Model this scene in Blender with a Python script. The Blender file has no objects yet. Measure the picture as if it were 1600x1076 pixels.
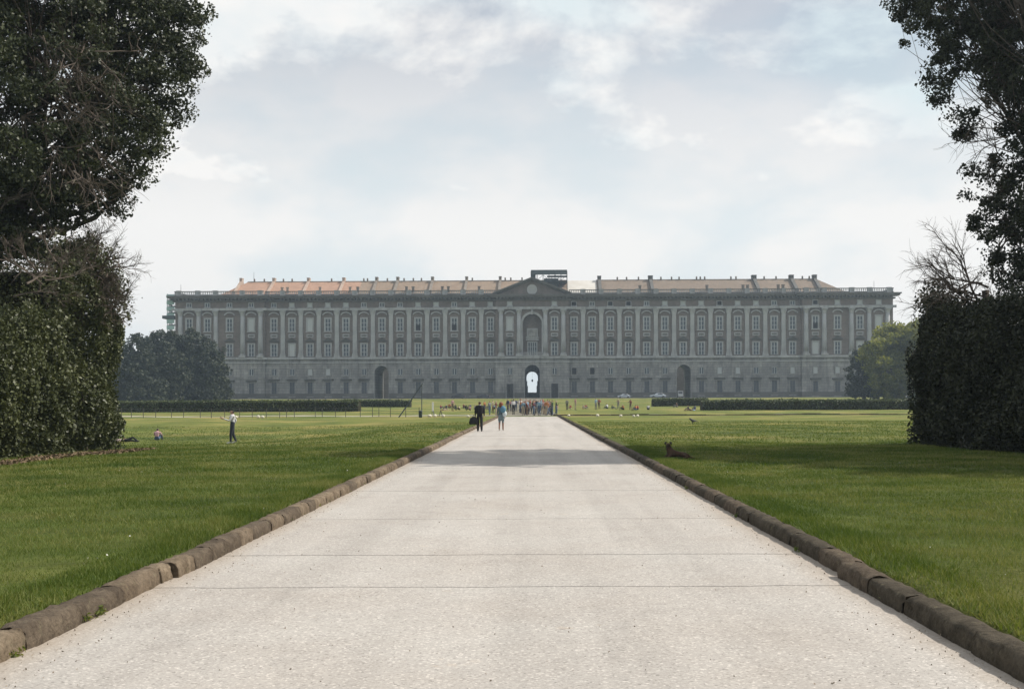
import bpy, math, random
import numpy as np
from mathutils import Vector, Matrix
rng = np.random.default_rng(11)
random.seed(5)
R = math.radians
sc = bpy.context.scene
COL = sc.collection

# ------------------------------------------------------------------ camera
F, VX, VY, EYE = 1800.0, 830.0, 627.0, 1.7
cam = bpy.data.cameras.new('camera')
cam.sensor_width = 36.0
cam.lens = 36.0 * F / 1600
cam.shift_x = -(VX - 800) / 1600
cam.shift_y = (VY - 538) / 1600
cam.clip_start, cam.clip_end = 0.1, 6000
co = bpy.data.objects.new('camera', cam)
COL.objects.link(co)
co.location = (0, 0, EYE)
co.rotation_euler = (R(90), R(0.2), 0)
sc.camera = co

# ------------------------------------------------------------------ sun, sky, exposure
SUN_EL, SUN_AZ = 47.0, 78.0          # azimuth clockwise from +Y (view direction)
sl = bpy.data.lights.new('sun', 'SUN')
sl.energy, sl.angle, sl.color = 5.0, R(0.5), (1.0, 0.93, 0.83)
so = bpy.data.objects.new('sun', sl)
COL.objects.link(so)
sd = Vector((math.sin(R(SUN_AZ)) * math.cos(R(SUN_EL)), math.cos(R(SUN_AZ)) * math.cos(R(SUN_EL)), math.sin(R(SUN_EL))))
so.rotation_euler = sd.to_track_quat('Z', 'Y').to_euler()
so.location = sd * 300

world = bpy.data.worlds.new('World')
sc.world = world
world.use_nodes = True
nt = world.node_tree
nt.nodes.clear()
def N(t, kind, **kw):
    n = t.nodes.new(kind)
    for k, v in kw.items():
        if k == 'ins':
            for i, val in v.items():
                n.inputs[i].default_value = val
        else:
            setattr(n, k, v)
    return n
def ramp(t, stops, interp='LINEAR'):
    n = t.nodes.new('ShaderNodeValToRGB')
    cr = n.color_ramp
    cr.interpolation = interp
    while len(cr.elements) < len(stops):
        cr.elements.new(0.5)
    for e, (p, c) in zip(cr.elements, stops):
        e.position = p
        e.color = (c, c, c, 1) if isinstance(c, (int, float)) else (*c, 1)
    return n
L = nt.links.new
sky = N(nt, 'ShaderNodeTexSky', sky_type='NISHITA', sun_disc=False, sun_elevation=R(SUN_EL), sun_rotation=R(SUN_AZ),
        altitude=50, air_density=1.0, dust_density=2.5, ozone_density=0.35)
tc = N(nt, 'ShaderNodeTexCoord')
sep = N(nt, 'ShaderNodeSeparateXYZ')
L(tc.outputs['Generated'], sep.inputs[0])
zc = N(nt, 'ShaderNodeMath', operation='MAXIMUM', ins={1: 0.0}); L(sep.outputs[2], zc.inputs[0])
cv = N(nt, 'ShaderNodeMapping', ins={'Location': (0.4, 0.0, 0.62), 'Scale': (1.0, 1.0, 1.9)}); L(tc.outputs['Generated'], cv.inputs[0])
n1 = N(nt, 'ShaderNodeTexNoise', ins={'Scale': 3.4, 'Detail': 10, 'Roughness': 0.58, 'Distortion': 0.15}); L(cv.outputs[0], n1.inputs['Vector'])
n2 = N(nt, 'ShaderNodeTexNoise', ins={'Scale': 5.2, 'Detail': 7, 'Roughness': 0.5, 'Distortion': 0.1}); L(cv.outputs[0], n2.inputs['Vector'])
cover = ramp(nt, [(0.39, 0.06), (0.46, 0.52), (0.545, 0.98)]); L(n1.outputs[0], cover.inputs[0])
tint = ramp(nt, [(0.32, (0.785, 0.885, 0.915)), (0.44, (0.87, 0.92, 0.935)), (0.56, (1.02, 1.005, 0.98))]); L(n2.outputs[0], tint.inputs[0])
hz = ramp(nt, [(0.0, 0.98), (0.15, 0.95), (0.24, 0.72), (0.34, 0.38), (0.60, 0.08)]); L(zc.outputs[0], hz.inputs[0])
hm = N(nt, 'ShaderNodeMath', operation='MAXIMUM'); L(cover.outputs[0], hm.inputs[0]); L(hz.outputs[0], hm.inputs[1])
clb = N(nt, 'ShaderNodeVectorMath', operation='SCALE'); clb.inputs[3].default_value = 9.7
L(tint.outputs[0], clb.inputs[0])
mixs = N(nt, 'ShaderNodeMix', data_type='RGBA')
L(hm.outputs[0], mixs.inputs['Factor']); L(sky.outputs[0], mixs.inputs['A']); L(clb.outputs[0], mixs.inputs['B'])
bg = N(nt, 'ShaderNodeBackground', ins={'Strength': 0.1})
L(mixs.outputs['Result'], bg.inputs[0])
wo = N(nt, 'ShaderNodeOutputWorld')
L(bg.outputs[0], wo.inputs[0])
sc.view_settings.view_transform = 'Standard'
sc.view_settings.look = 'None'
sc.view_settings.exposure = 0.0
sc.view_settings.gamma = 1.0
sc.view_settings.use_curve_mapping = False
sc.render.engine = 'CYCLES'
sc.cycles.use_denoising = True
sc.cycles.max_bounces = 6
sc.cycles.volume_bounces = 0
sc.cycles.transparent_max_bounces = 6

HAZE = 0.00030
# ------------------------------------------------------------------ helpers
def P(px, py, d):                       # the point of the place seen at a photo pixel, d metres ahead
    return Vector(((px - VX) / F * d, d, EYE + (VY - py) / F * d))

def tag(o, label=None, cat=None, group=None, kind=None):
    if label: o['label'] = label
    if cat: o['category'] = cat
    if group: o['group'] = group
    if kind: o['kind'] = kind
    return o
def empty(name, loc=(0, 0, 0), rz=0.0):
    o = bpy.data.objects.new(name, None)
    COL.objects.link(o)
    o.location = loc
    o.rotation_euler = (0, 0, rz)
    o.empty_display_size = 0.3
    return o
def put(name, mesh, parent=None, loc=(0, 0, 0), rz=0.0, scale=None):
    o = bpy.data.objects.new(name, mesh)
    COL.objects.link(o)
    o.parent = parent
    o.location = loc
    if rz: o.rotation_euler = (0, 0, rz)
    if scale: o.scale = scale
    return o

class MB:
    def __init__(s):
        s.v, s.f, s.m = [], [], []
    def add(s, vs, fs, mi=0):
        b = len(s.v)
        s.v += [tuple(p) for p in vs]
        s.f += [tuple(i + b for i in q) for q in fs]
        s.m += [mi] * len(fs)
        return s
    def box(s, x0, x1, y0, y1, z0, z1, mi=0):
        return s.add([(x0, y0, z0), (x1, y0, z0), (x1, y1, z0), (x0, y1, z0), (x0, y0, z1), (x1, y0, z1), (x1, y1, z1), (x0, y1, z1)],
                     [(0, 3, 2, 1), (4, 5, 6, 7), (0, 1, 5, 4), (1, 2, 6, 5), (2, 3, 7, 6), (3, 0, 4, 7)], mi)
    def tube(s, pts, rad, n=5, mi=0, cap=True):
        pts = [Vector(p) for p in pts]
        if not hasattr(rad, '__len__'): rad = [rad] * len(pts)
        vs, fs = [], []
        u = None
        for i, p in enumerate(pts):
            t = (pts[min(i + 1, len(pts) - 1)] - pts[max(i - 1, 0)])
            t = t.normalized() if t.length > 1e-9 else Vector((0, 0, 1))
            if u is None: u = t.orthogonal().normalized()
            u = (u - t * u.dot(t))
            u = u.normalized() if u.length > 1e-6 else t.orthogonal().normalized()
            w = t.cross(u)
            for k in range(n):
                a = 2 * math.pi * k / n
                vs.append(p + (u * math.cos(a) + w * math.sin(a)) * rad[i])
        for i in range(len(pts) - 1):
            for k in range(n):
                a, b = i * n + k, i * n + (k + 1) % n
                fs.append((a, b, b + n, a + n))
        if cap:
            fs.append(tuple(range(n - 1, -1, -1)))
            fs.append(tuple(range((len(pts) - 1) * n, len(pts) * n)))
        return s.add(vs, fs, mi)
    def lathe(s, prof, n=12, mi=0, cx=0, cy=0, a0=0.0, a1=2 * math.pi):   # prof: (r, z)
        full = abs(a1 - a0 - 2 * math.pi) < 1e-6
        k = n if full else n + 1
        vs = [(cx + r * math.cos(a0 + (a1 - a0) * i / n), cy + r * math.sin(a0 + (a1 - a0) * i / n), z) for r, z in prof for i in range(k)]
        fs = []
        for j in range(len(prof) - 1):
            for i in range(n):
                a, b = j * k + i, j * k + (i + 1) % k
                fs.append((a, b, b + k, a + k))
        if full:
            fs.append(tuple(range((len(prof) - 1) * k, len(prof) * k)))
            fs.append(tuple(range(k - 1, -1, -1)))
        return s.add(vs, fs, mi)
    def ball(s, c, r, mi=0, nu=8, nv=5):
        if not hasattr(r, '__len__'): r = (r, r, r)
        vs = [(c[0], c[1], c[2] - r[2])]
        for j in range(1, nv):
            b = -math.pi / 2 + math.pi * j / nv
            for i in range(nu):
                a = 2 * math.pi * i / nu
                vs.append((c[0] + r[0] * math.cos(b) * math.cos(a), c[1] + r[1] * math.cos(b) * math.sin(a), c[2] + r[2] * math.sin(b)))
        vs.append((c[0], c[1], c[2] + r[2]))
        fs = [(0, 1 + (i + 1) % nu, 1 + i) for i in range(nu)]
        for j in range(nv - 2):
            for i in range(nu):
                a, b = 1 + j * nu + i, 1 + j * nu + (i + 1) % nu
                fs.append((a, b, b + nu, a + nu))
        t = len(vs) - 1
        fs += [(1 + (nv - 2) * nu + i, 1 + (nv - 2) * nu + (i + 1) % nu, t) for i in range(nu)]
        return s.add(vs, fs, mi)
    def mesh(s, name, mats, smooth=False):
        me = bpy.data.meshes.new(name)
        me.from_pydata([tuple(v) for v in s.v], [], s.f)
        for m in (mats if isinstance(mats, (list, tuple)) else [mats]): me.materials.append(m)
        me.polygons.foreach_set('material_index', s.m)
        if smooth: me.polygons.foreach_set('use_smooth', [True] * len(s.f))
        me.update()
        return me
    def put(s, name, mats, parent=None, loc=(0, 0, 0), rz=0.0, smooth=False):
        return put(name, s.mesh(name, mats, smooth), parent, loc, rz)

def np_mesh(name, verts, nper, mat):      # faces of nper consecutive vertices each
    verts = np.ascontiguousarray(verts, dtype=np.float32).reshape(-1, 3)
    nv = len(verts); nf = nv // nper
    me = bpy.data.meshes.new(name)
    me.vertices.add(nv); me.vertices.foreach_set('co', verts.ravel())
    me.loops.add(nv); me.loops.foreach_set('vertex_index', np.arange(nv, dtype=np.int32))
    me.polygons.add(nf)
    me.polygons.foreach_set('loop_start', np.arange(0, nv, nper, dtype=np.int32))
    me.materials.append(mat)
    me.update(calc_edges=True)
    return me

# ------------------------------------------------------------------ materials
def mat(name, col, rough=0.85, var=None, scale=1.0, bump=0.0, bscale=None, spec=0.3, coord='Object', detail=6, metallic=0.0, contrast=(0.32, 0.68)):
    """noise-varied Principled; var = second colour mixed in by noise"""
    m = bpy.data.materials.new(name)
    m.use_nodes = True
    t = m.node_tree
    b = t.nodes['Principled BSDF']
    b.inputs['Roughness'].default_value = rough
    b.inputs['Specular IOR Level'].default_value = spec
    b.inputs['Metallic'].default_value = metallic
    b.inputs['Base Color'].default_value = (*col, 1)
    if var is not None or bump:
        tcn = N(t, 'ShaderNodeTexCoord')
    if var is not None:
        n = N(t, 'ShaderNodeTexNoise', ins={'Scale': scale, 'Detail': detail, 'Roughness': 0.62})
        t.links.new(tcn.outputs[coord], n.inputs['Vector'])
        r = ramp(t, [(contrast[0], col), (contrast[1], var)])
        t.links.new(n.outputs[0], r.inputs[0])
        t.links.new(r.outputs[0], b.inputs['Base Color'])
    if bump:
        n = N(t, 'ShaderNodeTexNoise', ins={'Scale': bscale or scale * 4, 'Detail': 6, 'Roughness': 0.65})
        t.links.new(tcn.outputs[coord], n.inputs['Vector'])
        bp = N(t, 'ShaderNodeBump', ins={'Strength': bump, 'Distance': 0.05})
        t.links.new(n.outputs[0], bp.inputs['Height'])
        t.links.new(bp.outputs[0], b.inputs['Normal'])
    return m

def leaf_mat(name, c0, c1, c2, transl=0.2, rough=0.5, spec=0.4, patch=0.25, pk=1.1):
    m = bpy.data.materials.new(name)
    m.use_nodes = True
    t = m.node_tree
    b = t.nodes['Principled BSDF']
    b.inputs['Roughness'].default_value = rough
    b.inputs['Specular IOR Level'].default_value = spec
    g = N(t, 'ShaderNodeNewGeometry')
    tcn = N(t, 'ShaderNodeTexCoord')
    n = N(t, 'ShaderNodeTexNoise', ins={'Scale': patch, 'Detail': 4}); t.links.new(tcn.outputs['Object'], n.inputs['Vector'])
    a = N(t, 'ShaderNodeMath', operation='MULTIPLY_ADD', ins={1: pk, 2: 0.17 - 0.5 * pk}); t.links.new(n.outputs[0], a.inputs[0])
    q = N(t, 'ShaderNodeMath', operation='MULTIPLY_ADD', ins={1: 0.62}); t.links.new(g.outputs['Random Per Island'], q.inputs[0]); t.links.new(a.outputs[0], q.inputs[2])
    r = ramp(t, [(0.05, c0), (0.5, c1), (0.95, c2)]); t.links.new(q.outputs[0], r.inputs[0])
    t.links.new(r.outputs[0], b.inputs['Base Color'])
    tr = N(t, 'ShaderNodeBsdfTranslucent'); 
    hs = N(t, 'ShaderNodeHueSaturation', ins={'Saturation': 1.15, 'Value': 1.3, 'Hue': 0.49}); t.links.new(r.outputs[0], hs.inputs['Color']); t.links.new(hs.outputs[0], tr.inputs[0])
    mx = N(t, 'ShaderNodeMixShader', ins={0: transl}); t.links.new(b.outputs[0], mx.inputs[1]); t.links.new(tr.outputs[0], mx.inputs[2])
    t.links.new(mx.outputs[0], t.nodes['Material Output'].inputs[0])
    return m

CX = -0.24            # the path's centre line
def smooth(a, b, x):
    t = np.clip((x - a) / (b - a), 0, 1)
    return t * t * (3 - 2 * t)
def ground_z(x, y):
    x = np.asarray(x, float); y = np.asarray(y, float)
    t = np.clip((y - 128) / 262, 0, 1)
    z = 2.8 * (0.25 * t * t * (3 - 2 * t) + 0.75 * t) * 1.0
    z = z - 5.0 * smooth(520, 900, y)
    side = smooth(5, 13, np.abs(x - CX))
    z = z - 0.75 * np.exp(-((x + 22) / 12) ** 2 / 2 - ((y - 70) / 15) ** 2 / 2) * side
    z = z + side * (0.05 * np.sin(x * 0.31 + 1.2) * np.sin(y * 0.17 + 0.4) + 0.02 * np.sin(x * 0.9 + y * 0.6))
    near = 1 - smooth(126, 132, y)
    lawn = smooth(3.38, 3.50, np.abs(x - CX))
    z = z + near * (-0.09 * (1 - lawn) + (0.10 + 0.035 * np.exp(-((np.abs(x - CX) - 3.9) / 0.5) ** 2)) * lawn)
    return z
def GZ(x, y): return float(ground_z(x, y))

# ------------------------------------------------------------------ ground
def lawn_mat():
    m = bpy.data.materials.new('lawn')
    m.use_nodes = True
    t = m.node_tree
    b = t.nodes['Principled BSDF']
    b.inputs['Roughness'].default_value = 0.9
    b.inputs['Specular IOR Level'].default_value = 0.1
    g = N(t, 'ShaderNodeNewGeometry')
    na = N(t, 'ShaderNodeTexNoise', ins={'Scale': 0.11, 'Detail': 6, 'Roughness': 0.6}); t.links.new(g.outputs['Position'], na.inputs['Vector'])
    mp = N(t, 'ShaderNodeMapping', ins={'Scale': (0.25, 1.0, 1.0)}); t.links.new(g.outputs['Position'], mp.inputs[0])
    nb = N(t, 'ShaderNodeTexNoise', ins={'Scale': 0.9, 'Detail': 8, 'Roughness': 0.7}); t.links.new(mp.outputs[0], nb.inputs['Vector'])
    nc = N(t, 'ShaderNodeTexNoise', ins={'Scale': 14, 'Detail': 5, 'Roughness': 0.7}); t.links.new(g.outputs['Position'], nc.inputs['Vector'])
    ra = ramp(t, [(0.36, (0.052, 0.078, 0.016)), (0.50, (0.086, 0.110, 0.025)), (0.64, (0.150, 0.146, 0.045))]); t.links.new(na.outputs[0], ra.inputs[0])
    rb = ramp(t, [(0.30, 0.50), (0.50, 1.0), (0.72, 1.42)]); t.links.new(nb.outputs[0], rb.inputs[0])
    rc = ramp(t, [(0.25, 0.6), (0.75, 1.35)]); t.links.new(nc.outputs[0], rc.inputs[0])
    m1 = N(t, 'ShaderNodeMix', data_type='RGBA', blend_type='MULTIPLY', ins={'Factor': 1.0}); t.links.new(ra.outputs[0], m1.inputs['A']); t.links.new(rb.outputs[0], m1.inputs['B'])
    m2 = N(t, 'ShaderNodeMix', data_type='RGBA', blend_type='MULTIPLY', ins={'Factor': 1.0}); t.links.new(m1.outputs['Result'], m2.inputs['A']); t.links.new(rc.outputs[0], m2.inputs['B'])
    # yellower, brighter far lawn: grazing and backlit sun put into the colour
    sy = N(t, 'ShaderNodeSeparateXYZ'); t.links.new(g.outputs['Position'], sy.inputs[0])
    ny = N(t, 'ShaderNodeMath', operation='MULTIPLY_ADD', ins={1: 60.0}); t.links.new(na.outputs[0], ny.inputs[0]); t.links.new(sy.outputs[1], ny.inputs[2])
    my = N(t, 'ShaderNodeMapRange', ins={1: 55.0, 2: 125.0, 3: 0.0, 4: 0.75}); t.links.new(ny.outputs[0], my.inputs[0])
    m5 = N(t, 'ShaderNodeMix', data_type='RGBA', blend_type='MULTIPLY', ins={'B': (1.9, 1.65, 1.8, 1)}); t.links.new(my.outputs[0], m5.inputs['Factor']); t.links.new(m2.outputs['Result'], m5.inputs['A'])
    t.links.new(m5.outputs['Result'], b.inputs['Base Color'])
    bp = N(t, 'ShaderNodeBump', ins={'Strength': 0.9, 'Distance': 0.08}); t.links.new(nc.outputs[0], bp.inputs['Height']); t.links.new(bp.outputs[0], b.inputs['Normal'])
    return m
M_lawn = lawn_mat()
xs = np.unique(np.round(np.concatenate([np.linspace(-700, -80, 32), np.linspace(-80, -16, 65), np.linspace(-16, 16, 65), np.linspace(16, 80, 65), np.linspace(80, 700, 32),
     CX + np.array([-3.52, -3.46, -3.40, -3.36, 3.36, 3.40, 3.46, 3.52])]), 3))
ys = np.unique(np.round(np.concatenate([np.linspace(-120, -10, 12), np.linspace(-10, 140, 151), np.linspace(140, 400, 80), np.linspace(400, 1100, 40)]), 3))
GX, GY = np.meshgrid(xs, ys)
gv = np.stack([GX, GY, ground_z(GX, GY)], -1).reshape(-1, 3)
nx = len(xs)
gi = (np.arange(len(ys) - 1)[:, None] * nx + np.arange(nx - 1)[None, :]).ravel()
me = bpy.data.meshes.new('ground')
me.from_pydata(gv.tolist(), [], np.stack([gi, gi + 1, gi + nx + 1, gi + nx], -1).tolist())
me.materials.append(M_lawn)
me.polygons.foreach_set('use_smooth', [True] * len(me.polygons))
tag(put('ground', me), 'wide mown lawn on both sides of the pale path', kind='structure')

# ------------------------------------------------------------------ path and slabs
def path_mat():
    m = bpy.data.materials.new('pale_concrete')
    m.use_nodes = True
    t = m.node_tree
    b = t.nodes['Principled BSDF']
    b.inputs['Roughness'].default_value = 0.85
    b.inputs['Specular IOR Level'].default_value = 0.25
    g = N(t, 'ShaderNodeNewGeometry')
    na = N(t, 'ShaderNodeTexNoise', ins={'Scale': 0.45, 'Detail': 7, 'Roughness': 0.6}); t.links.new(g.outputs['Position'], na.inputs['Vector'])
    nb = N(t, 'ShaderNodeTexNoise', ins={'Scale': 46, 'Detail': 5, 'Roughness': 0.8}); t.links.new(g.outputs['Position'], nb.inputs['Vector'])
    vo = N(t, 'ShaderNodeTexVoronoi', ins={'Scale': 62, 'Randomness': 1.0}); t.links.new(g.outputs['Position'], vo.inputs['Vector'])
    ra = ramp(t, [(0.33, (0.368, 0.340, 0.310)), (0.50, (0.392, 0.368, 0.341)), (0.67, (0.412, 0.392, 0.366))]); t.links.new(na.outputs[0], ra.inputs[0])
    rb = ramp(t, [(0.28, 0.60), (0.44, 0.95), (0.60, 1.03), (0.74, 1.35)]); t.links.new(nb.outputs[0], rb.inputs[0])
    m1 = N(t, 'ShaderNodeMix', data_type='RGBA', blend_type='MULTIPLY', ins={'Factor': 1.0}); t.links.new(ra.outputs[0], m1.inputs['A']); t.links.new(rb.outputs[0], m1.inputs['B'])
    # pale and dark grit set in the surface
    sp = N(t, 'ShaderNodeSeparateColor'); t.links.new(vo.outputs['Color'], sp.inputs[0])
    rd = ramp(t, [(0.0, 0.5), (0.07, 0.85), (0.5, 1.0), (0.86, 1.04), (0.93, 1.3), (1.0, 1.6)]); t.links.new(sp.outputs[0], rd.inputs[0])
    m2 = N(t, 'ShaderNodeMix', data_type='RGBA', blend_type='MULTIPLY', ins={'Factor': 0.8}); t.links.new(m1.outputs['Result'], m2.inputs['A']); t.links.new(rd.outputs[0], m2.inputs['B'])
    # rusty stains and brown dirt along the kerbs
    nd = N(t, 'ShaderNodeTexNoise', ins={'Scale': 0.9, 'Detail': 6, 'Roughness': 0.7}); t.links.new(g.outputs['Position'], nd.inputs['Vector'])
    re = ramp(t, [(0.64, 0.0), (0.76, 0.55)]); t.links.new(nd.outputs[0], re.inputs[0])
    m3 = N(t, 'ShaderNodeMix', data_type='RGBA', ins={'B': (0.43, 0.31, 0.20, 1)}); t.links.new(re.outputs[0], m3.inputs['Factor']); t.links.new(m2.outputs['Result'], m3.inputs['A'])
    sx = N(t, 'ShaderNodeSeparateXYZ'); t.links.new(g.outputs['Position'], sx.inputs[0])
    ax = N(t, 'ShaderNodeMath', operation='ADD', ins={1: -CX}); t.links.new(sx.outputs[0], ax.inputs[0])
    ab = N(t, 'ShaderNodeMath', operation='ABSOLUTE'); t.links.new(ax.outputs[0], ab.inputs[0])
    nn = N(t, 'ShaderNodeMath', operation='MULTIPLY_ADD', ins={1: 0.5}); t.links.new(nd.outputs[0], nn.inputs[0]); t.links.new(ab.outputs[0], nn.inputs[2])
    rf = ramp(t, [(0.0, 0.0), (0.86, 0.0), (0.97, 0.55)])
    dv = N(t, 'ShaderNodeMath', operation='DIVIDE', ins={1: 3.62}); t.links.new(nn.outputs[0], dv.inputs[0]); t.links.new(dv.outputs[0], rf.inputs[0])
    m4 = N(t, 'ShaderNodeMix', data_type='RGBA', ins={'B': (0.30, 0.235, 0.17, 1)}); t.links.new(rf.outputs[0], m4.inputs['Factor']); t.links.new(m3.outputs['Result'], m4.inputs['A'])
    mt_ = N(t, 'ShaderNodeMapping', ins={'Scale': (1.3, 0.045, 1.0)}); t.links.new(g.outputs['Position'], mt_.inputs[0])
    nt_ = N(t, 'ShaderNodeTexNoise', ins={'Scale': 1.0, 'Detail': 5, 'Roughness': 0.6}); t.links.new(mt_.outputs[0], nt_.inputs['Vector'])
    rt_ = ramp(t, [(0.36, 0.90), (0.52, 1.0), (0.66, 1.05)]); t.links.new(nt_.outputs[0], rt_.inputs[0])
    m6 = N(t, 'ShaderNodeMix', data_type='RGBA', blend_type='MULTIPLY', ins={'Factor': 1.0}); t.links.new(m4.outputs['Result'], m6.inputs['A']); t.links.new(rt_.outputs[0], m6.inputs['B'])
    np_ = N(t, 'ShaderNodeTexNoise', ins={'Scale': 1.6, 'Detail': 9, 'Roughness': 0.72, 'Distortion': 0.6}); t.links.new(g.outputs['Position'], np_.inputs['Vector'])
    rp_ = ramp(t, [(0.34, 0.90), (0.45, 0.99), (0.58, 1.0), (0.70, 1.05)]); t.links.new(np_.outputs[0], rp_.inputs[0])
    m7 = N(t, 'ShaderNodeMix', data_type='RGBA', blend_type='MULTIPLY', ins={'Factor': 1.0}); t.links.new(m6.outputs['Result'], m7.inputs['A']); t.links.new(rp_.outputs[0], m7.inputs['B'])
    t.links.new(m7.outputs['Result'], b.inputs['Base Color'])
    bp = N(t, 'ShaderNodeBump', ins={'Strength': 0.5, 'Distance': 0.006}); t.links.new(nb.outputs[0], bp.inputs['Height']); t.links.new(bp.outputs[0], b.inputs['Normal'])
    return m
M_path = path_mat()
M_joint = mat('joint_dirt', (0.235, 0.21, 0.18), 0.95)
HW = 3.27
pb = MB(); pb.box(CX - HW - 0.06, CX + HW + 0.06, -16, 133, -0.075, -0.014)
path = tag(pb.put('path', M_joint), 'long straight pale concrete path leading to the palace', kind='structure')
joints = [-14, -9.0, -4.2, 0.6, 3.1, 5.6, 8.04, 10.6, 12.8, 14.75, 16.7, 19.3, 22.0, 25.5, 29.5, 34, 39, 44.5, 50.5, 57, 65, 74, 85, 100, 116, 133]
for j, (a, b) in enumerate(zip(joints[:-1], joints[1:])):
    mb = MB()
    g = 0.0042
    n = 18                                   # joint lines wander slightly
    wav = lambda q, k: 0.016 * math.sin(k * 1.1 + q * 2.1) + 0.011 * math.sin(k * 2.9 + q * 5.3)
    w0 = [wav(j, k) for k in range(n + 1)]
    w1 = [wav(j + 1, k) for k in range(n + 1)]
    h = random.uniform(-0.003, 0.003)
    vs = []
    for k in range(n + 1):
        x = CX - HW + 2 * HW * k / n
        vs += [(x, a + g + w0[k], h), (x, b - g + w1[k], h), (x, a + g + w0[k], -0.05), (x, b - g + w1[k], -0.05)]
    fs = []
    for k in range(n):
        i = 4 * k
        fs += [(i, i + 4, i + 5, i + 1), (i + 2, i + 6, i + 4, i), (i + 1, i + 5, i + 7, i + 3)]
    mb.add(vs, fs)
    mb.put('slab', M_path, path)
# onward path from the crossing to the gate, the cross path, and the forecourt road, draped on the ground
def drape(name, xs, ys, m, lift, label, kind='structure', yoff=0):
    X, Y = np.meshgrid(xs, ys)
    v = np.stack([X, Y, ground_z(X, Y) + lift], -1).reshape(-1, 3)
    n = len(xs)
    i = (np.arange(len(ys) - 1)[:, None] * n + np.arange(n - 1)[None, :]).ravel()
    me = bpy.data.meshes.new(name)
    me.from_pydata(v.tolist(), [], np.stack([i, i + 1, i + n + 1, i + n], -1).tolist())
    me.materials.append(m)
    return tag(put(name, me), label, kind=kind)
M_gravel = mat('pale_gravel', (0.34, 0.31, 0.27), 0.95, (0.42, 0.39, 0.34), 0.3)
M_earth = mat('trodden_earth', (0.13, 0.12, 0.085), 0.95, (0.17, 0.155, 0.11), 0.3)
M_road = mat('grey_asphalt', (0.075, 0.078, 0.082), 0.9, (0.11, 0.11, 0.115), 0.2)
drape('path', np.linspace(CX - HW, CX + HW, 3), np.linspace(136.2, 372, 80), M_earth, 0.05, 'far worn stretch of the path between the crossing and the palace gate')
drape('cross_path', np.linspace(-75, 75, 76), np.linspace(133.02, 136.2, 4), M_gravel, 0.03, 'thin pale path crossing the lawn behind the wire fence')
drape('road', np.linspace(-190, 190, 96), np.linspace(373, 388, 6), M_road, 0.06, 'grey road running along the foot of the palace')

# ------------------------------------------------------------------ kerbs
def kerb_mat(name, c0, c1):
    m = mat(name, c0, 0.95, c1, 5.0, 1.0, 30, spec=0.12, coord='Generated')
    t = m.node_tree
    b = t.nodes['Principled BSDF']
    src = b.inputs['Base Color'].links[0].from_socket
    g = N(t, 'ShaderNodeNewGeometry')
    for n in [q for q in t.nodes if q.type == 'TEX_NOISE']: t.links.new(g.outputs['Position'], n.inputs['Vector'])
    t.nodes['Bump'].inputs['Distance'].default_value = 0.022
    n = N(t, 'ShaderNodeTexNoise', ins={'Scale': 24, 'Detail': 8, 'Roughness': 0.75}); t.links.new(g.outputs['Position'], n.inputs['Vector'])
    r = ramp(t, [(0.30, 0.42), (0.46, 0.95), (0.70, 1.35)]); t.links.new(n.outputs[0], r.inputs[0])
    x = N(t, 'ShaderNodeMix', data_type='RGBA', blend_type='MULTIPLY', ins={'Factor': 1.0}); t.links.new(src, x.inputs['A']); t.links.new(r.outputs[0], x.inputs['B'])
    n2 = N(t, 'ShaderNodeTexNoise', ins={'Scale': 7, 'Detail': 6, 'Roughness': 0.7}); t.links.new(g.outputs['Position'], n2.inputs['Vector'])
    r2 = ramp(t, [(0.58, 0.0), (0.70, 0.7)]); t.links.new(n2.outputs[0], r2.inputs[0])
    y = N(t, 'ShaderNodeMix', data_type='RGBA', ins={'B': (0.17, 0.15, 0.10, 1)}); t.links.new(r2.outputs[0], y.inputs['Factor']); t.links.new(x.outputs['Result'], y.inputs['A'])
    t.links.new(y.outputs['Result'], b.inputs['Base Color'])
    return m
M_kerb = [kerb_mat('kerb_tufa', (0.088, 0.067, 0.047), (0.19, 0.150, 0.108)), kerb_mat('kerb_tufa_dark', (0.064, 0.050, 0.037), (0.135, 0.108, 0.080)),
          kerb_mat('kerb_tufa_pale', (0.105, 0.080, 0.055), (0.22, 0.176, 0.126)), kerb_mat('kerb_tufa_shaded', (0.040, 0.034, 0.025), (0.092, 0.078, 0.058))]  # last one: shade on the right kerb put into the stone colour
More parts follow.
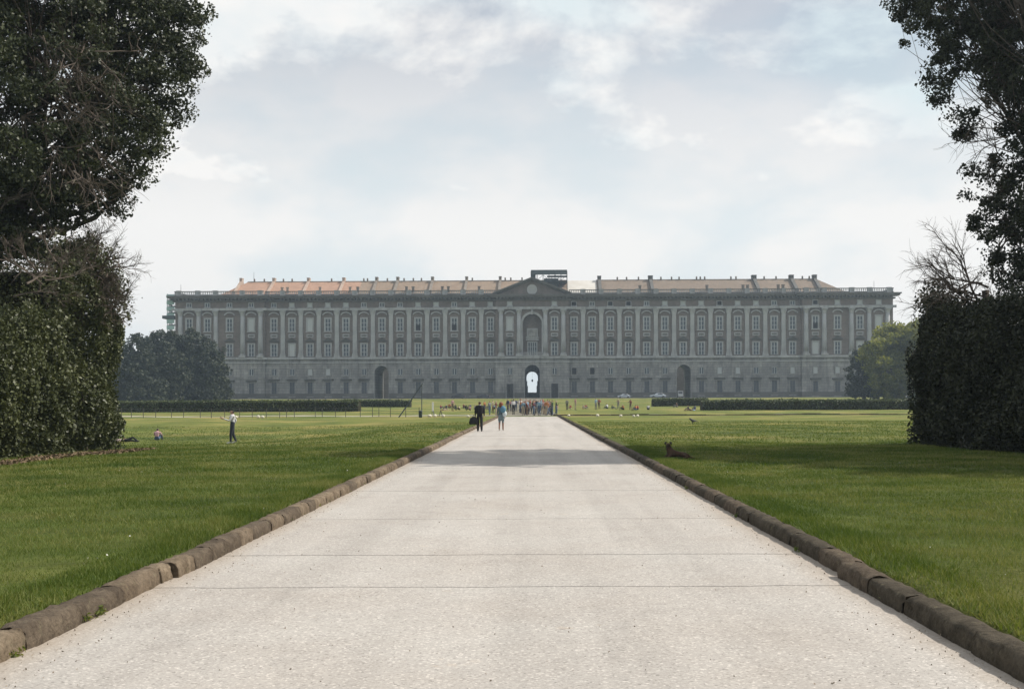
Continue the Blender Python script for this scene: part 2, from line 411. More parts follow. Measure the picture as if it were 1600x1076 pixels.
def kerb_mesh(seed, n_along=9, m=None):
    r = np.random.default_rng(seed)
    prof = [(0.0, -0.08), (-0.004, 0.03), (0.0, 0.085), (0.010, 0.122), (0.036, 0.147), (0.085, 0.156), (0.14, 0.158), (0.20, 0.150), (0.245, 0.11), (0.25, -0.05)]
    k = len(prof)
    dents = [(r.uniform(0.1, 0.9), r.integers(1, 7), r.uniform(0.012, 0.03)) for _ in range(3)]
    cut = r.uniform(0.3, 0.7)
    vs, fs = [], []
    for j in range(n_along + 1):
        t = j / n_along
        y = t if j in (0, n_along) else t + r.normal(0, 0.012)
        e = 0.010 if j in (0, n_along) else 0.0
        for i, (x, z) in enumerate(prof):
            dn = sum(dp * math.exp(-((t - ty) / 0.07) ** 2 - ((i - pi_) / 1.1) ** 2) for ty, pi_, dp in dents)
            if seed % 3 == 0: dn += 0.010 * math.exp(-((t - cut) / 0.03) ** 2)
            jx, jz = r.normal(0, 0.0055), r.normal(0, 0.005)
            up = 1 if i > 2 else 0
            vs.append((x + jx + (dn + e if x < 0.12 else -e), y + (r.normal(0, 0.008) if j in (0, n_along) else 0), z + jz - (dn * 0.8 + e) * up))
    for j in range(n_along):
        for i in range(k - 1):
            a = j * k + i
            fs.append((a, a + 1, a + k + 1, a + k))
    fs.append(tuple(range(k)))
    fs.append(tuple(range((n_along + 1) * k - 1, n_along * k - 1, -1)))
    mb = MB(); mb.add(vs, fs)
    return mb.mesh('kerb_stone', m or M_kerb[seed % 3], True)
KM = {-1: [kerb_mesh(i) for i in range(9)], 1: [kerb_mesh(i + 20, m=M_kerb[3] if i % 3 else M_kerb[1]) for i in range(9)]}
for side, nm in ((-1, 'left'), (1, 'right')):
    root = tag(empty('kerb', (CX + side * 3.24, 0, 0)), ('kerb of rounded brown stones on the sunlit left side of the path' if side < 0 else 'kerb of rounded brown stones, toned dark for shade, on the right side of the path'), 'kerb', kind='structure')
    y = -6.0
    i = 0
    while y < 46:
        ln = random.uniform(0.42, 1.05) if side < 0 else random.uniform(0.8, 1.5)
        if y < 11.2 < y + ln + 0.2: ln = 11.2 - y
        gap = 0.005 if abs(y + ln - 11.2) > 0.01 else 0.05
        off = random.uniform(-0.006, 0.006)
        if side < 0: off += 0.055 if y > 11.15 else 0.0
        else: off += 0.05 if y < 11.1 else -0.02
        o = put('kerb_stone', KM[side][random.randrange(9)], root, (side * (0.0 - off), y if side > 0 else y, random.uniform(-0.008, 0.006)))
        o.scale = (side, ln - gap, random.uniform(0.97, 1.04))
        o.rotation_euler = (random.uniform(-0.006, 0.006), random.uniform(-0.03, 0.03), random.uniform(-0.006, 0.006))
        y += ln
        i += 1
    far = MB()
    prof = [(0.0, -0.08), (0.0, 0.09), (0.03, 0.14), (0.12, 0.158), (0.22, 0.14), (0.25, -0.05)]
    while y < 132.5:
        ln = random.uniform(0.8, 1.6)
        o = random.uniform(-0.02, 0.02); h = random.uniform(-0.02, 0.015)
        vs = [(side * (x + o), yy, z + h) for yy in (y, y + ln - 0.015) for x, z in prof]
        k = len(prof)
        far.add(vs, [(a, a + 1, a + k + 1, a + k) for a in range(k - 1)] + [tuple(range(k)), tuple(range(2 * k - 1, k - 1, -1))])
        y += ln
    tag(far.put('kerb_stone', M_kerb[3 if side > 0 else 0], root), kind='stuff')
# ------------------------------------------------------------------ palace
def stone_mat(name, c0, c1, brick=None, stain=(0.10, 0.095, 0.09), stain_amt=0.55, scale=0.16):
    m = bpy.data.materials.new(name)
    m.use_nodes = True
    t = m.node_tree
    b = t.nodes['Principled BSDF']
    b.inputs['Roughness'].default_value = 0.9
    b.inputs['Specular IOR Level'].default_value = 0.2
    tcn = N(t, 'ShaderNodeTexCoord')
    na = N(t, 'ShaderNodeTexNoise', ins={'Scale': scale, 'Detail': 8, 'Roughness': 0.68}); t.links.new(tcn.outputs['Object'], na.inputs['Vector'])
    ra = ramp(t, [(0.33, c0), (0.66, c1)]); t.links.new(na.outputs[0], ra.inputs[0])
    out = ra.outputs[0]
    if brick:
        mp = N(t, 'ShaderNodeMapping', ins={'Rotation': (R(90), 0, 0)}); t.links.new(tcn.outputs['Object'], mp.inputs[0])
        br = N(t, 'ShaderNodeTexBrick', ins={'Color1': (1, 1, 1, 1), 'Color2': (0.70, 0.70, 0.70, 1), 'Mortar': (0.36, 0.36, 0.36, 1), 'Scale': 1.0, 'Mortar Size': brick[2], 'Brick Width': brick[0], 'Row Height': brick[1]})
        t.links.new(mp.outputs[0], br.inputs['Vector'])
        m1 = N(t, 'ShaderNodeMix', data_type='RGBA', blend_type='MULTIPLY', ins={'Factor': 0.75}); t.links.new(out, m1.inputs['A']); t.links.new(br.outputs['Color'], m1.inputs['B'])
        out = m1.outputs['Result']
    mp2 = N(t, 'ShaderNodeMapping', ins={'Scale': (0.9, 0.9, 0.16)}); t.links.new(tcn.outputs['Object'], mp2.inputs[0])
    ns = N(t, 'ShaderNodeTexNoise', ins={'Scale': 0.7, 'Detail': 7, 'Roughness': 0.7}); t.links.new(mp2.outputs[0], ns.inputs['Vector'])
    rs = ramp(t, [(0.46, 0.0), (0.68, min(1.0, stain_amt * 1.35))]); t.links.new(ns.outputs[0], rs.inputs[0])
    m2 = N(t, 'ShaderNodeMix', data_type='RGBA', ins={'B': (*stain, 1)}); t.links.new(rs.outputs[0], m2.inputs['Factor']); t.links.new(out, m2.inputs['A'])
    t.links.new(m2.outputs['Result'], b.inputs['Base Color'])
    return m
M_base = stone_mat('rusticated_stone', (0.215, 0.220, 0.222), (0.40, 0.40, 0.39), (2.4, 0.95, 0.05))  # this and the travertine lean blue: haze put into their colour
M_trav = stone_mat('travertine', (0.27, 0.285, 0.298), (0.41, 0.42, 0.425), stain_amt=0.4)
M_brick = stone_mat('weathered_brick', (0.158, 0.136, 0.124), (0.245, 0.208, 0.188), (0.8, 0.3, 0.03), stain=(0.13, 0.12, 0.11), stain_amt=0.5)
M_corn = stone_mat('dark_cornice_stone', (0.085, 0.085, 0.082), (0.16, 0.157, 0.148), stain_amt=0.7)
M_moss = stone_mat('mossy_hood_stone', (0.045, 0.048, 0.042), (0.095, 0.097, 0.085), stain_amt=0.3)
M_dark = mat('black_door_timber', (0.018, 0.018, 0.018), 0.6)  # near-black doors beside the gate
M_glass = mat('old_window_glass', (0.03, 0.045, 0.062), 0.3, spec=0.5)
M_blind = mat('pale_shutter', (0.40, 0.43, 0.44), 0.7)
M_sash = mat('white_painted_sash', (0.36, 0.39, 0.41), 0.6)
M_sash_d = mat('dull_brown_sash', (0.10, 0.10, 0.10), 0.7)
M_open = mat('dark_interior', (0.012, 0.012, 0.013), 0.9)
def roof_mat(name, c0, c1, c2):
    m = mat(name, c0, 0.9, c1, 0.35, 0.8, 3.0, spec=0.15)
    t = m.node_tree
    b = t.nodes['Principled BSDF']
    src = b.inputs['Base Color'].links[0].from_socket
    tcn = N(t, 'ShaderNodeTexCoord')
    mp = N(t, 'ShaderNodeMapping', ins={'Scale': (3.2, 0.6, 0.6)}); t.links.new(tcn.outputs['Object'], mp.inputs[0])
    n = N(t, 'ShaderNodeTexNoise', ins={'Scale': 1.0, 'Detail': 6, 'Roughness': 0.75}); t.links.new(mp.outputs[0], n.inputs['Vector'])
    r = ramp(t, [(0.42, 0.0), (0.66, 0.8)]); t.links.new(n.outputs[0], r.inputs[0])
    mx = N(t, 'ShaderNodeMix', data_type='RGBA', ins={'B': (*c2, 1)}); t.links.new(r.outputs[0], mx.inputs['Factor']); t.links.new(src, mx.inputs['A'])
    t.links.new(mx.outputs['Result'], b.inputs['Base Color'])
    return m
M_roof_new = roof_mat('fresh_terracotta_tiles', (0.33, 0.21, 0.15), (0.44, 0.275, 0.195), (0.29, 0.19, 0.145))
M_roof_old = roof_mat('lichened_roof_tiles', (0.25, 0.18, 0.13), (0.31, 0.235, 0.175), (0.17, 0.145, 0.12))
M_roof_end = roof_mat('brown_roof_tiles', (0.20, 0.155, 0.12), (0.25, 0.20, 0.16), (0.145, 0.125, 0.105))
M_sheet = mat('pale_roof_sheeting', (0.52, 0.49, 0.44), 0.6, (0.6, 0.58, 0.54), 0.3)
M_lead = mat('dull_lead', (0.10, 0.105, 0.11), 0.6)

PD, PZ = 397.0, 2.8
S = F / PD
PA = R(-1.0)
palace = tag(empty('palace', ((832 - VX) / F * PD, PD, PZ), PA), 'huge long royal palace of grey stone and faded brick with tiled roof', 'palace')
def X(px): return (px - 832) / S
def H(py): return (623.6 - py) / S
HW_C, X_P, X_E = 12.6, 92.3, 123.3        # centre block half width, start of the end pavilions, outer end
def front(x):                             # y of the wall face at x
    return -1.3 if (abs(x) < HW_C or abs(x) > X_P) else 0.0
SIDE_ARCH = [-52.1, 52.1]
Z_BELT, Z_UP, Z_TOP = 12.3, 14.4, 33.6
def arch_face(mb, x0, x1, z0, z1, cx, w, ztop, y, depth, mi=0, mi_in=0, n=12):
    """wall panel x0..x1, z0..z1 facing -y with an arched opening, and the tunnel behind it"""
    r = w / 2
    zs = ztop - r
    arc = [(cx + r * math.cos(math.pi - math.pi * k / n), zs + r * math.sin(math.pi * k / n)) for k in range(n + 1)]
    pts = [(cx - r, z0)] + arc + [(cx + r, z0)]
    out = [(x0, z0)]
    for k in range(n + 1):
        t = k / n
        out.append((x0 + (x1 - x0) * t, z1) if 0 < t < 1 else ((x0, z1) if t == 0 else (x1, z1)))
    out.append((x1, z0))
    vs = [(x, y, z) for x, z in pts] + [(x, y, z) for x, z in out]
    k = len(pts)
    mb.add(vs, [(i, i + 1, k + i + 1, k + i) for i in range(k - 1)], mi)
    vs = [(x, y, z) for x, z in pts] + [(x, y + depth, z) for x, z in pts]
    mb.add(vs, [(i + k, i + k + 1, i + 1, i) for i in range(k - 1)], mi_in)

# lower walls: stretches between the three gateways
DEPTH = 21.0
gw = 6.2
def wall_run(mb, x0, x1, z0, z1, y0):
    mb.box(x0, x1, y0, DEPTH, z0, z1)
w = MB()
for a, b in ((-X_E, -X_P), (X_P, X_E)):
    wall_run(w, a, b, 0, Z_BELT, -1.3)
for a, b in ((-X_P, -52.1 - gw / 2), (-52.1 + gw / 2, -HW_C), (HW_C, 52.1 - gw / 2), (52.1 + gw / 2, X_P)):
    wall_run(w, a, b, 0, Z_BELT, 0.0)
for a, b in ((-HW_C, -3.9), (3.9, HW_C)):
    wall_run(w, a, b, 0, Z_BELT, -1.3)
for c in SIDE_ARCH:
    arch_face(w, c - gw / 2, c + gw / 2, 0, Z_BELT, c, 4.9, 11.4, 0.0, DEPTH)
arch_face(w, -3.9, 3.9, 0, Z_BELT, 0.0, 5.1, 11.5, -1.3, 3.3)
w.put('lower_wall', M_base, palace)
# the passage through the spine, its far portal and raised floor
s = MB()
arch_face(s, -3.9, 3.9, 0, 13.5, 0.0, 5.5, 11.7, 1.9, 67.0)
s.box(-9, -3.9, DEPTH, 69, 0, 30); s.box(3.9, 9, DEPTH, 69, 0, 30); s.box(-3.9, 3.9, DEPTH, 69, 12.5, 30)
arch_face(s, -3.9, 3.9, 0, 13.5, 0.0, 4.7, 11.3, 69.0, 15.0); s.box(-16, -3.9, 69.01, 84, 0, 33); s.box(3.9, 16, 69.01, 84, 0, 33); s.box(-3.9, 3.9, 69.01, 84, 13.5, 33)
s.box(-2.35, -1.75, 69.5, 70.3, 0, 5.2); s.box(1.75, 2.35, 69.5, 70.3, 0, 5.2)
s.box(-2.35, -2.0, 69.5, 70.3, 5.2, 7.2); s.box(2.0, 2.35, 69.5, 70.3, 5.2, 7.2)
s.put('passage', M_base, palace, (0, 0, 0), -PA)
s = MB()
for k in range(10):
    s.box(-2.34, 2.34, 40 + k * 1.0, 83.5, k * 0.24, (k + 1) * 0.24)
s.put('stairs', M_base, palace, (0, 0, 0), -PA)
s = MB(); s.tube([(0, 60, 11.4), (0, 60, 7.6)], 0.03, 4); s.lathe([(0.05, 6.6), (0.3, 6.9), (0.34, 7.4), (0.1, 7.7)], 8, 0, 0, 60)
s.put('hanging_lantern', M_lead, palace, (0, 0, 0), -PA)
# wings behind, round the courtyards
s = MB()
s.box(-X_E, -9, 72, 86, 0, 33); s.box(15, X_E, 68, 82, 0, 33)
s.box(-X_E, -103, DEPTH, 69, 0, 33.5); s.box(103, X_E, DEPTH, 69, 0, 33.5)
s.put('courtyard_wing', M_brick, palace)

# upper walls
w = MB()
for a, b in ((-X_E, -X_P), (X_P, X_E)):
    w.box(a, b, -1.3, DEPTH, Z_UP, Z_TOP)
for a, b in ((-X_P, -HW_C), (HW_C, X_P)):
    w.box(a, b, 0.0, DEPTH, Z_UP, Z_TOP)
for a, b in ((-HW_C, -4.4), (4.4, HW_C)):
    w.box(a, b, -1.3, DEPTH, Z_UP, Z_TOP)
arch_face(w, -4.4, 4.4, Z_UP, Z_TOP, 0.0, 6.4, 28.9, -1.3, 2.8)
w.box(-4.4, 4.4, 1.5, DEPTH, Z_UP, Z_TOP)
w.put('upper_wall', M_brick, palace)
# plinth, belt course, architrave, cornice: each run as one moulding
def band(name, z0, z1, proj, m, x_in=None, parts=None):
    mb = MB()
    for (a, b) in ((-X_E - 0.0, -X_P), (-X_P, -HW_C), (-HW_C, HW_C), (HW_C, X_P), (X_P, X_E)):
        c = (a + b) / 2
        y = front(c)
        ea = proj if (abs(c) < HW_C or c < -X_P) else 0.0
        eb = proj if (abs(c) < HW_C or c > X_P) else 0.0
        if abs(c) > X_P: ea = eb = proj
        gaps = [(a - ea, b + eb)]
        if name == 'plinth':
            cut = [(-52.1 - 2.6, -52.1 + 2.6), (52.1 - 2.6, 52.1 + 2.6), (-2.7, 2.7)] 
            for (p, q) in cut:
                gaps = [seg for (u, v) in gaps for seg in (((u, p), (q, v)) if u < p and v > q else ((u, v),))]
        for (u, v) in gaps:
            mb.box(u, v, y - proj, y + 0.4 if name != 'cornice' else y + 3.0, z0, z1)
    return mb
band('plinth', 0, 1.9, 0.28, M_base).put('plinth', M_corn, palace)
b1 = band('belt', Z_BELT, 12.75, 0.42, M_trav)
b1.v += []; 
mb = band('belt', 13.7, Z_UP, 0.95, M_trav)
mb.put('belt_cornice', M_trav, palace)
b1.put('belt_moulding', M_trav, palace)
mb = MB()
for (a, b) in ((-X_E, -X_P), (-X_P, -HW_C), (-HW_C, HW_C), (HW_C, X_P), (X_P, X_E)):
    y = front((a + b) / 2)
    mb.box(a, b, y, y + 3, 12.752, 13.698)
mb.put('belt_frieze', M_base, palace)
mb = MB(); cuts = (-55.2, -49.0, 49.0, 55.2)
for (a, b, y_) in ((-X_P, -55.2, 0), (-49.0, -HW_C, 0), (HW_C, 49.0, 0), (55.2, X_P, 0), (-X_E, -X_P, -1.3), (X_P, X_E, -1.3)):
    mb = MB(); mb.box(a, b, y_ - 0.22, y_ + 0.2, 7.15, 7.6); mb.put('string_course', M_base, palace)
# broad flat piers of rusticated blocks between the ground-floor windows
pr = MB()
for k in range(7): pr.box(-1.15, 1.15, -0.16, 0.05, 1.9 + k * 0.75, 1.9 + k * 0.75 + 0.66)
for k in range(6): pr.box(-1.1, 1.1, -0.16, 0.05, 7.7 + k * 0.75, 7.7 + k * 0.75 + 0.66)
ME_pier = pr.mesh('rusticated_pier', M_base)
for sg in (-1, 1):
    for k in range(12):
        x_ = sg * (65.3 / S + 28.31 / S * (k + 0.5))
        if abs(abs(x_) - 52.1) > 4.2: put('rusticated_pier', ME_pier, palace, (x_, 0.0, 0.0))
band('architrave', 30.55, 31.35, 0.95, M_trav).put('architrave', M_trav, palace)
mb = band('cornice', Z_TOP + 0.002, 34.1, 0.7, M_corn)
mb.put('bed_moulding', M_corn, palace)
band('cornice', 34.62, 35.15, 1.95, M_corn).put('cornice', M_corn, palace)
band('cornice', 35.152, 35.6, 2.35, M_trav).put('cornice_lip', M_corn, palace)
mb = MB()
for (a, b) in ((-X_E, -X_P), (-X_P, -HW_C), (-HW_C, HW_C), (HW_C, X_P), (X_P, X_E)):
    y = front((a + b) / 2)
    mb.box(a, b, y + 0.0, y + 3, 34.102, 34.618)
    n = int((b - a) / 1.25)
    for i in range(n):
        x = a + (b - a) * (i + 0.5) / n
        mb.box(x - 0.3, x + 0.3, y - 1.75, y - 0.002, 34.12, 34.616)
tag(mb.put('cornice_bracket', M_corn, palace), kind='stuff')

# columns (centre and pavilions) and pilasters (wings)
colm = MB(); colm.lathe([(0.86, 1.3), (0.86, 4.5), (0.80, 9), (0.70, 14.3)], 14)
ME_shaft = colm.mesh('column', M_trav, True)
c = MB(); c.box(-1.15, 1.15, -1.15, 1.15, 0, 0.55); c.lathe([(1.08, 0.55), (1.08, 0.85), (0.92, 0.95), (0.98, 1.15), (0.88, 1.3)], 14)
ME_cbase = c.mesh('base', M_trav)
c = MB(); c.lathe([(0.70, 14.3), (0.80, 14.4), (0.78, 14.7), (0.95, 15.4), (1.12, 15.75)], 12)
for sx in (-1, 1):
    for sy in (-1, 1): c.ball((sx * 0.82, sy * 0.82, 15.5), 0.24, 0, 6, 4)
c.box(-1.1, 1.1, -1.1, 1.1, 15.76, 16.14)
ME_ccap = c.mesh('capital', M_trav)
p = MB(); p.add([(-0.78, -0.5, 1.3), (0.78, -0.5, 1.3), (0.78, 0.1, 1.3), (-0.78, 0.1, 1.3), (-0.70, -0.5, 14.3), (0.70, -0.5, 14.3), (0.70, 0.1, 14.3), (-0.70, 0.1, 14.3)],
      [(0, 1, 5, 4), (1, 2, 6, 5), (3, 0, 4, 7)])
p.box(-0.62, 0.62, -0.56, -0.502, 1.9, 13.7)
ME_pil = p.mesh('pilaster', M_trav)
p = MB(); p.box(-1.05, 1.05, -0.8, 0.1, 0, 0.55); p.box(-0.92, 0.92, -0.66, 0.1, 0.552, 1.298)
ME_pbase = p.mesh('base', M_trav)
p = MB(); p.add([(-0.72, -0.52, 14.3), (0.72, -0.52, 14.3), (0.72, 0.1, 14.3), (-0.72, 0.1, 14.3), (-1.0, -0.78, 15.72), (1.0, -0.78, 15.72), (1.0, 0.1, 15.72), (-1.0, 0.1, 15.72)],
      [(0, 1, 5, 4), (1, 2, 6, 5), (3, 0, 4, 7)])
for sx in (-1, 1): p.ball((sx * 0.85, -0.72, 15.45), 0.24, 0, 6, 4)
p.box(-1.05, 1.05, -0.86, 0.1, 15.722, 16.14)
ME_pcap = p.mesh('capital', M_trav)
pil_x = [k * 6.235 for k in range(12)]
WX0 = 65.3 / S                               # first bay of a wing
bay = 28.31 / S
for sgn in (-1, 1):
    for k in range(12):
        o = put('pilaster', ME_pil, palace, (sgn * (WX0 + bay * (k + 0.5)), 0.0, Z_UP))
        put('base', ME_pbase, o); put('capital', ME_pcap, o)
for x in (20.5, 48.5, 424.7, 452.7, 494.8, 522, 550.5):
    for sgn in (-1, 1):
        o = put('column', ME_shaft, palace, (sgn * x / S, -1.55, Z_UP))
        put('base', ME_cbase, o); put('capital', ME_ccap, o)

# windows
def window_meshes(w, h, m_in, hood, fr=0.38, rows=3, cols=2, sill=True, name='window'):
    sur = MB()
    sur.box(-w / 2 - fr, -w / 2, -0.26, 0.05, 0, h); sur.box(w / 2, w / 2 + fr, -0.26, 0.05, 0, h)
    sur.box(-w / 2 - fr, w / 2 + fr, -0.26, 0.05, h + 0.002, h + fr)
    if sill: sur.box(-w / 2 - fr - 0.15, w / 2 + fr + 0.15, -0.42, 0.05, -0.32, -0.002)
    W = w / 2 + fr + 0.3
    if hood == 'flat':
        sur.box(-W - 0.35, W + 0.35, -0.9, 0.05, h + fr + 0.25, h + fr + 0.75, 1)
    elif hood == 'tri':
        z = h + fr + 0.45
        sur.box(-W - 0.1, W + 0.1, -0.7, 0.05, z, z + 0.28, 1)
        sur.add([(-W, -0.62, z + 0.282), (W, -0.62, z + 0.282), (0, -0.62, z + 1.35), (-W, 0.05, z + 0.282), (W, 0.05, z + 0.282), (0, 0.05, z + 1.35)],
                [(0, 1, 2), (2, 1, 4, 5), (0, 2, 5, 3)], 1)
    elif hood == 'arc':
        z = h + fr + 0.35
        n = 8
        for k in range(n):
            a0, a1 = math.pi * (0.18 + 0.64 * k / n), math.pi * (0.18 + 0.64 * (k + 1) / n)
            r0, r1, cz = W * 1.18, W * 1.18 + 0.34, z - 0.55
            q = [(-math.cos(a) * r, cz + math.sin(a) * r * 0.95) for a, r in ((a0, r0), (a1, r0), (a1, r1), (a0, r1))]
            sur.add([(x, -0.6, zz) for x, zz in q] + [(x, 0.05, zz) for x, zz in q], [(0, 1, 2, 3), (0, 4, 5, 1), (3, 2, 6, 7)])
    sash = MB()
    t = 0.10
    sash.box(-w / 2, -w / 2 + t, -0.12, 0.0, 0, h); sash.box(w / 2 - t, w / 2, -0.12, 0.0, 0, h)
    sash.box(-w / 2 + t, w / 2 - t, -0.12, 0.0, h - t, h); sash.box(-w / 2 + t, w / 2 - t, -0.12, 0.0, 0, t)
    for k in range(1, cols): 
        x = -w / 2 + w * k / cols
        sash.box(x - 0.13, x + 0.13, -0.122, 0.0, t, h - t)
    for k in range(1, rows):
        z = h * (0.5 if rows == 2 else k / rows)
        sash.box(-w / 2 + t, w / 2 - t, -0.118, 0.0, z - 0.07, z + 0.07)
    pane = MB(); pane.box(-w / 2, w / 2, -0.04, 0.02, 0, h)
    return sur, sash, pane
def kind(w, h, hood, fr, rows, cols, m_sur, sill=True, m_hood=None, m_sash=None):
    su, sa, pa = window_meshes(w, h, None, hood, fr, rows, cols, sill)
    d = {'sur': su.mesh('window', [m_sur, m_hood or m_sur]), 'sash': sa.mesh('sash', m_sash or M_sash), 'pane': pa.mesh('pane', M_glass)}
    d['blind'] = pa.mesh('pane', M_blind); d['open'] = pa.mesh('pane', M_open)
    lo = MB(); lo.box(-w / 2 + 0.1, w / 2 - 0.1, -0.13, -0.02, 0.12, h * 0.48); d['lower'] = lo.mesh('pane', M_open)
    return d
K_up = kind(1.8, 4.3, 'arc', 0.42, 3, 2, M_trav)
K_lo = kind(1.8, 4.2, 'tri', 0.40, 3, 2, M_trav, False, M_moss)
K_mez = kind(1.5, 2.2, None, 0.25, 1, 2, M_base)
K_gf = kind(1.7, 4.9, 'flat', 0.30, 3, 2, M_base, True, M_moss, M_sash_d)
K_att = kind(1.5, 1.35, None, 0.22, 1, 2, M_trav)
K_blind = {}
M_hood = M_corn
pl = MB(); pl.box(-1.2, 1.2, -0.16, 0.05, 0, 1.25); pl.box(-0.85, 0.85, -0.2, -0.162, 0.35, 0.9, 1)
ME_plaque = pl.mesh('plaque', [M_trav, M_corn])
def add_window(K, x, z, state='glass', y=None):
    o = put('window', K['sur'], palace, (x, (front(x) if y is None else y), z))
    if state == 'blind':
        put('pane', K['blind'], o)
    elif state == 'open':
        put('pane', K['open'], o)
    else:
        put('pane', K['pane'], o); put('sash', K['sash'], o)
        if state == 'lower': put('pane', K['lower'], o)
    return o
wing_x = [sg * (WX0 + bay * k) for sg in (-1, 1) for k in range(13)]
pav_x = [sg * v / S for sg in (-1, 1) for v in (439.2, 473.3, 507.9, 536.8)]
cen_x = [-34.8 / S, 34.8 / S]
def near(x, px, tol=1.5): return any(abs(x - X(p)) < tol for p in px)
blind_up = (392, 481.5, 797, 1368); low_up = (652.2, 708.9, 1270.7)
blind_lo = (1270.7, 1338.5, 453); blind_mez = (481.5, 1124.4, 1152.4, 1237, 1270, 1304, 508); open_mez = (897.3, 926)
pale_att = (453, 481.5, 510.4, 538, 652.2, 680.7, 737, 765.5, 797, 866.7, 1039, 1067.6, 1096, 1152.7, 1181, 1304, 1338, 1368)
dark_att = (897, 954.6, 982.8, 1124, 1270)
for x in wing_x + pav_x + cen_x:
    add_window(K_up, x, 23.4, 'blind' if near(x, blind_up) else 'lower' if near(x, low_up) else 'glass')
    put('plaque', ME_plaque, palace, (x, front(x), 21.2))
    add_window(K_lo, x, 14.75, 'blind' if near(x, blind_lo) else 'glass')
    add_window(K_att, x, 31.75, 'blind' if near(x, pale_att) else 'open' if near(x, dark_att) else 'glass')
    if near(x, (595.6, 1067.6), 2.0): continue
    add_window(K_mez, x, 8.2, 'blind' if near(x, blind_mez) else 'open' if near(x, open_mez) else 'glass')
    if abs(x) > HW_C:
        add_window(K_gf, x, 0.9 if abs(x) < X_P else 0.6, 'glass')
d = MB(); d.box(-1.15, -0.01, -0.1, 0.0, 0, 5.0); d.box(0.01, 1.15, -0.1, 0.0, 0, 5.0); 
for sx in (-1, 1):
    for z in (0.4, 2.0, 3.5): d.box(sx * 0.58 - 0.4, sx * 0.58 + 0.4, -0.14, -0.102, z, z + 1.1)
ME_door = d.mesh('door', M_dark)
fr_ = MB(); fr_.box(-1.5, -1.15, -0.2, 0.05, 0, 5.0); fr_.box(1.15, 1.5, -0.2, 0.05, 0, 5.0); fr_.box(-1.5, 1.5, -0.2, 0.05, 5.002, 5.4)
ME_dfr = fr_.mesh('door_frame', M_base)
for x in cen_x:
    o = put('door', ME_door, palace, (x, -1.3 - 0.3, 0)); put('door_frame', ME_dfr, o)

# the great niche over the gate
n_ = MB()
for k in range(16):
    a0, a1 = math.pi * k / 16, math.pi * (k + 1) / 16
    q = [(-math.cos(a) * r, 25.7 + math.sin(a) * r) for a, r in ((a0, 3.25), (a1, 3.25), (a1, 4.0), (a0, 4.0))]
    n_.add([(x, -1.62, z) for x, z in q] + [(x, -1.28, z) for x, z in q], [(0, 1, 2, 3), (0, 4, 5, 1), (3, 2, 6, 7)])
for sg in (-1, 1):
    n_.box(min(sg * 3.25, sg * 4.0), max(sg * 3.25, sg * 4.0), -1.62, -1.28, Z_UP + 0.4, 25.7)
n_.box(-0.35, 0.35, -1.85, -1.28, 28.7, 30.4)
n_.put('niche_arch', M_trav, palace)
n_ = MB(); n_.box(-1.9, 1.9, 1.1, 1.5, 20.6, 24.2); n_.box(-1.5, 1.5, 1.0, 1.098, 21.2, 23.6, 1)
n_.box(-2.2, 2.2, 0.9, 1.5, 20.0, 20.5)
n_.put('niche_tablet', [M_trav, M_base], palace)
K_niche = kind(2.9, 4.4, 'arc', 0.35, 3, 4, M_trav)
add_window(K_niche, 0.0, 14.9, 'glass', 1.5)
bl = MB()
bl.box(-3.3, 3.3, -2.4, -1.7, 14.42, 14.7); bl.box(-3.3, 3.3, -2.3, -2.0, 15.6, 15.78)
for k in range(17): bl.box(-3.2 + k * 0.4 - 0.09, -3.2 + k * 0.4 + 0.09, -2.24, -2.06, 14.7, 15.6)
bl.put('balcony', M_trav, palace)
# gateway surround
n_ = MB()
for cx_, yy, rr, top in ((0.0, -1.3, 2.55, 11.5), (-52.1, 0.0, 2.45, 11.4), (52.1, 0.0, 2.45, 11.4)):
    m_ = MB()
    cz = top - rr
    for k in range(14):
        a0, a1 = math.pi * k / 14, math.pi * (k + 1) / 14
        q = [(cx_ - math.cos(a) * r, cz + math.sin(a) * r) for a, r in ((a0, rr + 0.01), (a1, rr + 0.01), (a1, rr + 0.6), (a0, rr + 0.6))]
        m_.add([(x, yy - 0.25, z) for x, z in q] + [(x, yy + 0.02, z) for x, z in q], [(0, 1, 2, 3), (0, 4, 5, 1), (3, 2, 6, 7)])
    for sg in (-1, 1):
        a, b = sorted((cx_ + sg * (rr + 0.01), cx_ + sg * (rr + 0.6)))
        m_.box(a, b, yy - 0.25, yy + 0.02, 0, cz)
    m_.put('gateway_arch', M_base, palace)

# pediment and clock
HB = 12.3
n_ = MB(); n_.add([(-HB, -1.3, 35.602), (HB, -1.3, 35.602), (0, -1.3, 40.6), (-HB, 2.6, 35.602), (HB, 2.6, 35.602), (0, 2.6, 40.6)], [(0, 1, 2), (5, 4, 3), (0, 2, 5, 3), (2, 1, 4, 5)])
n_.put('pediment', M_brick, palace)
n_ = MB()
for sg in (-1, 1):
    for (t0, t1, pj) in ((0.0, 0.45, 1.2), (0.452, 0.95, 1.9)):
        a = [(sg * (HB + 1.2), 35.25), (0, 40.55)]
        vs = []
        for (x, z) in a:
            for yy in (-1.3 - pj, 2.6):
                vs += [(x, yy, z + t0), (x, yy, z + t1)]
        n_.add(vs, [(0, 1, 5, 4), (2, 6, 7, 3), (1, 3, 7, 5), (0, 4, 6, 2), (0, 2, 3, 1)])
n_.put('raking_cornice', M_corn, palace)
n_ = MB()
n_.add([(1.75 * math.cos(2 * math.pi * k / 24), -1.62, 37.3 + 1.75 * math.sin(2 * math.pi * k / 24)) for k in range(24)] + [(1.75 * math.cos(2 * math.pi * k / 24), -1.28, 37.3 + 1.75 * math.sin(2 * math.pi * k / 24)) for k in range(24)],
       [tuple(range(24))] + [(k, k + 24, (k + 1) % 24 + 24, (k + 1) % 24) for k in range(24)])
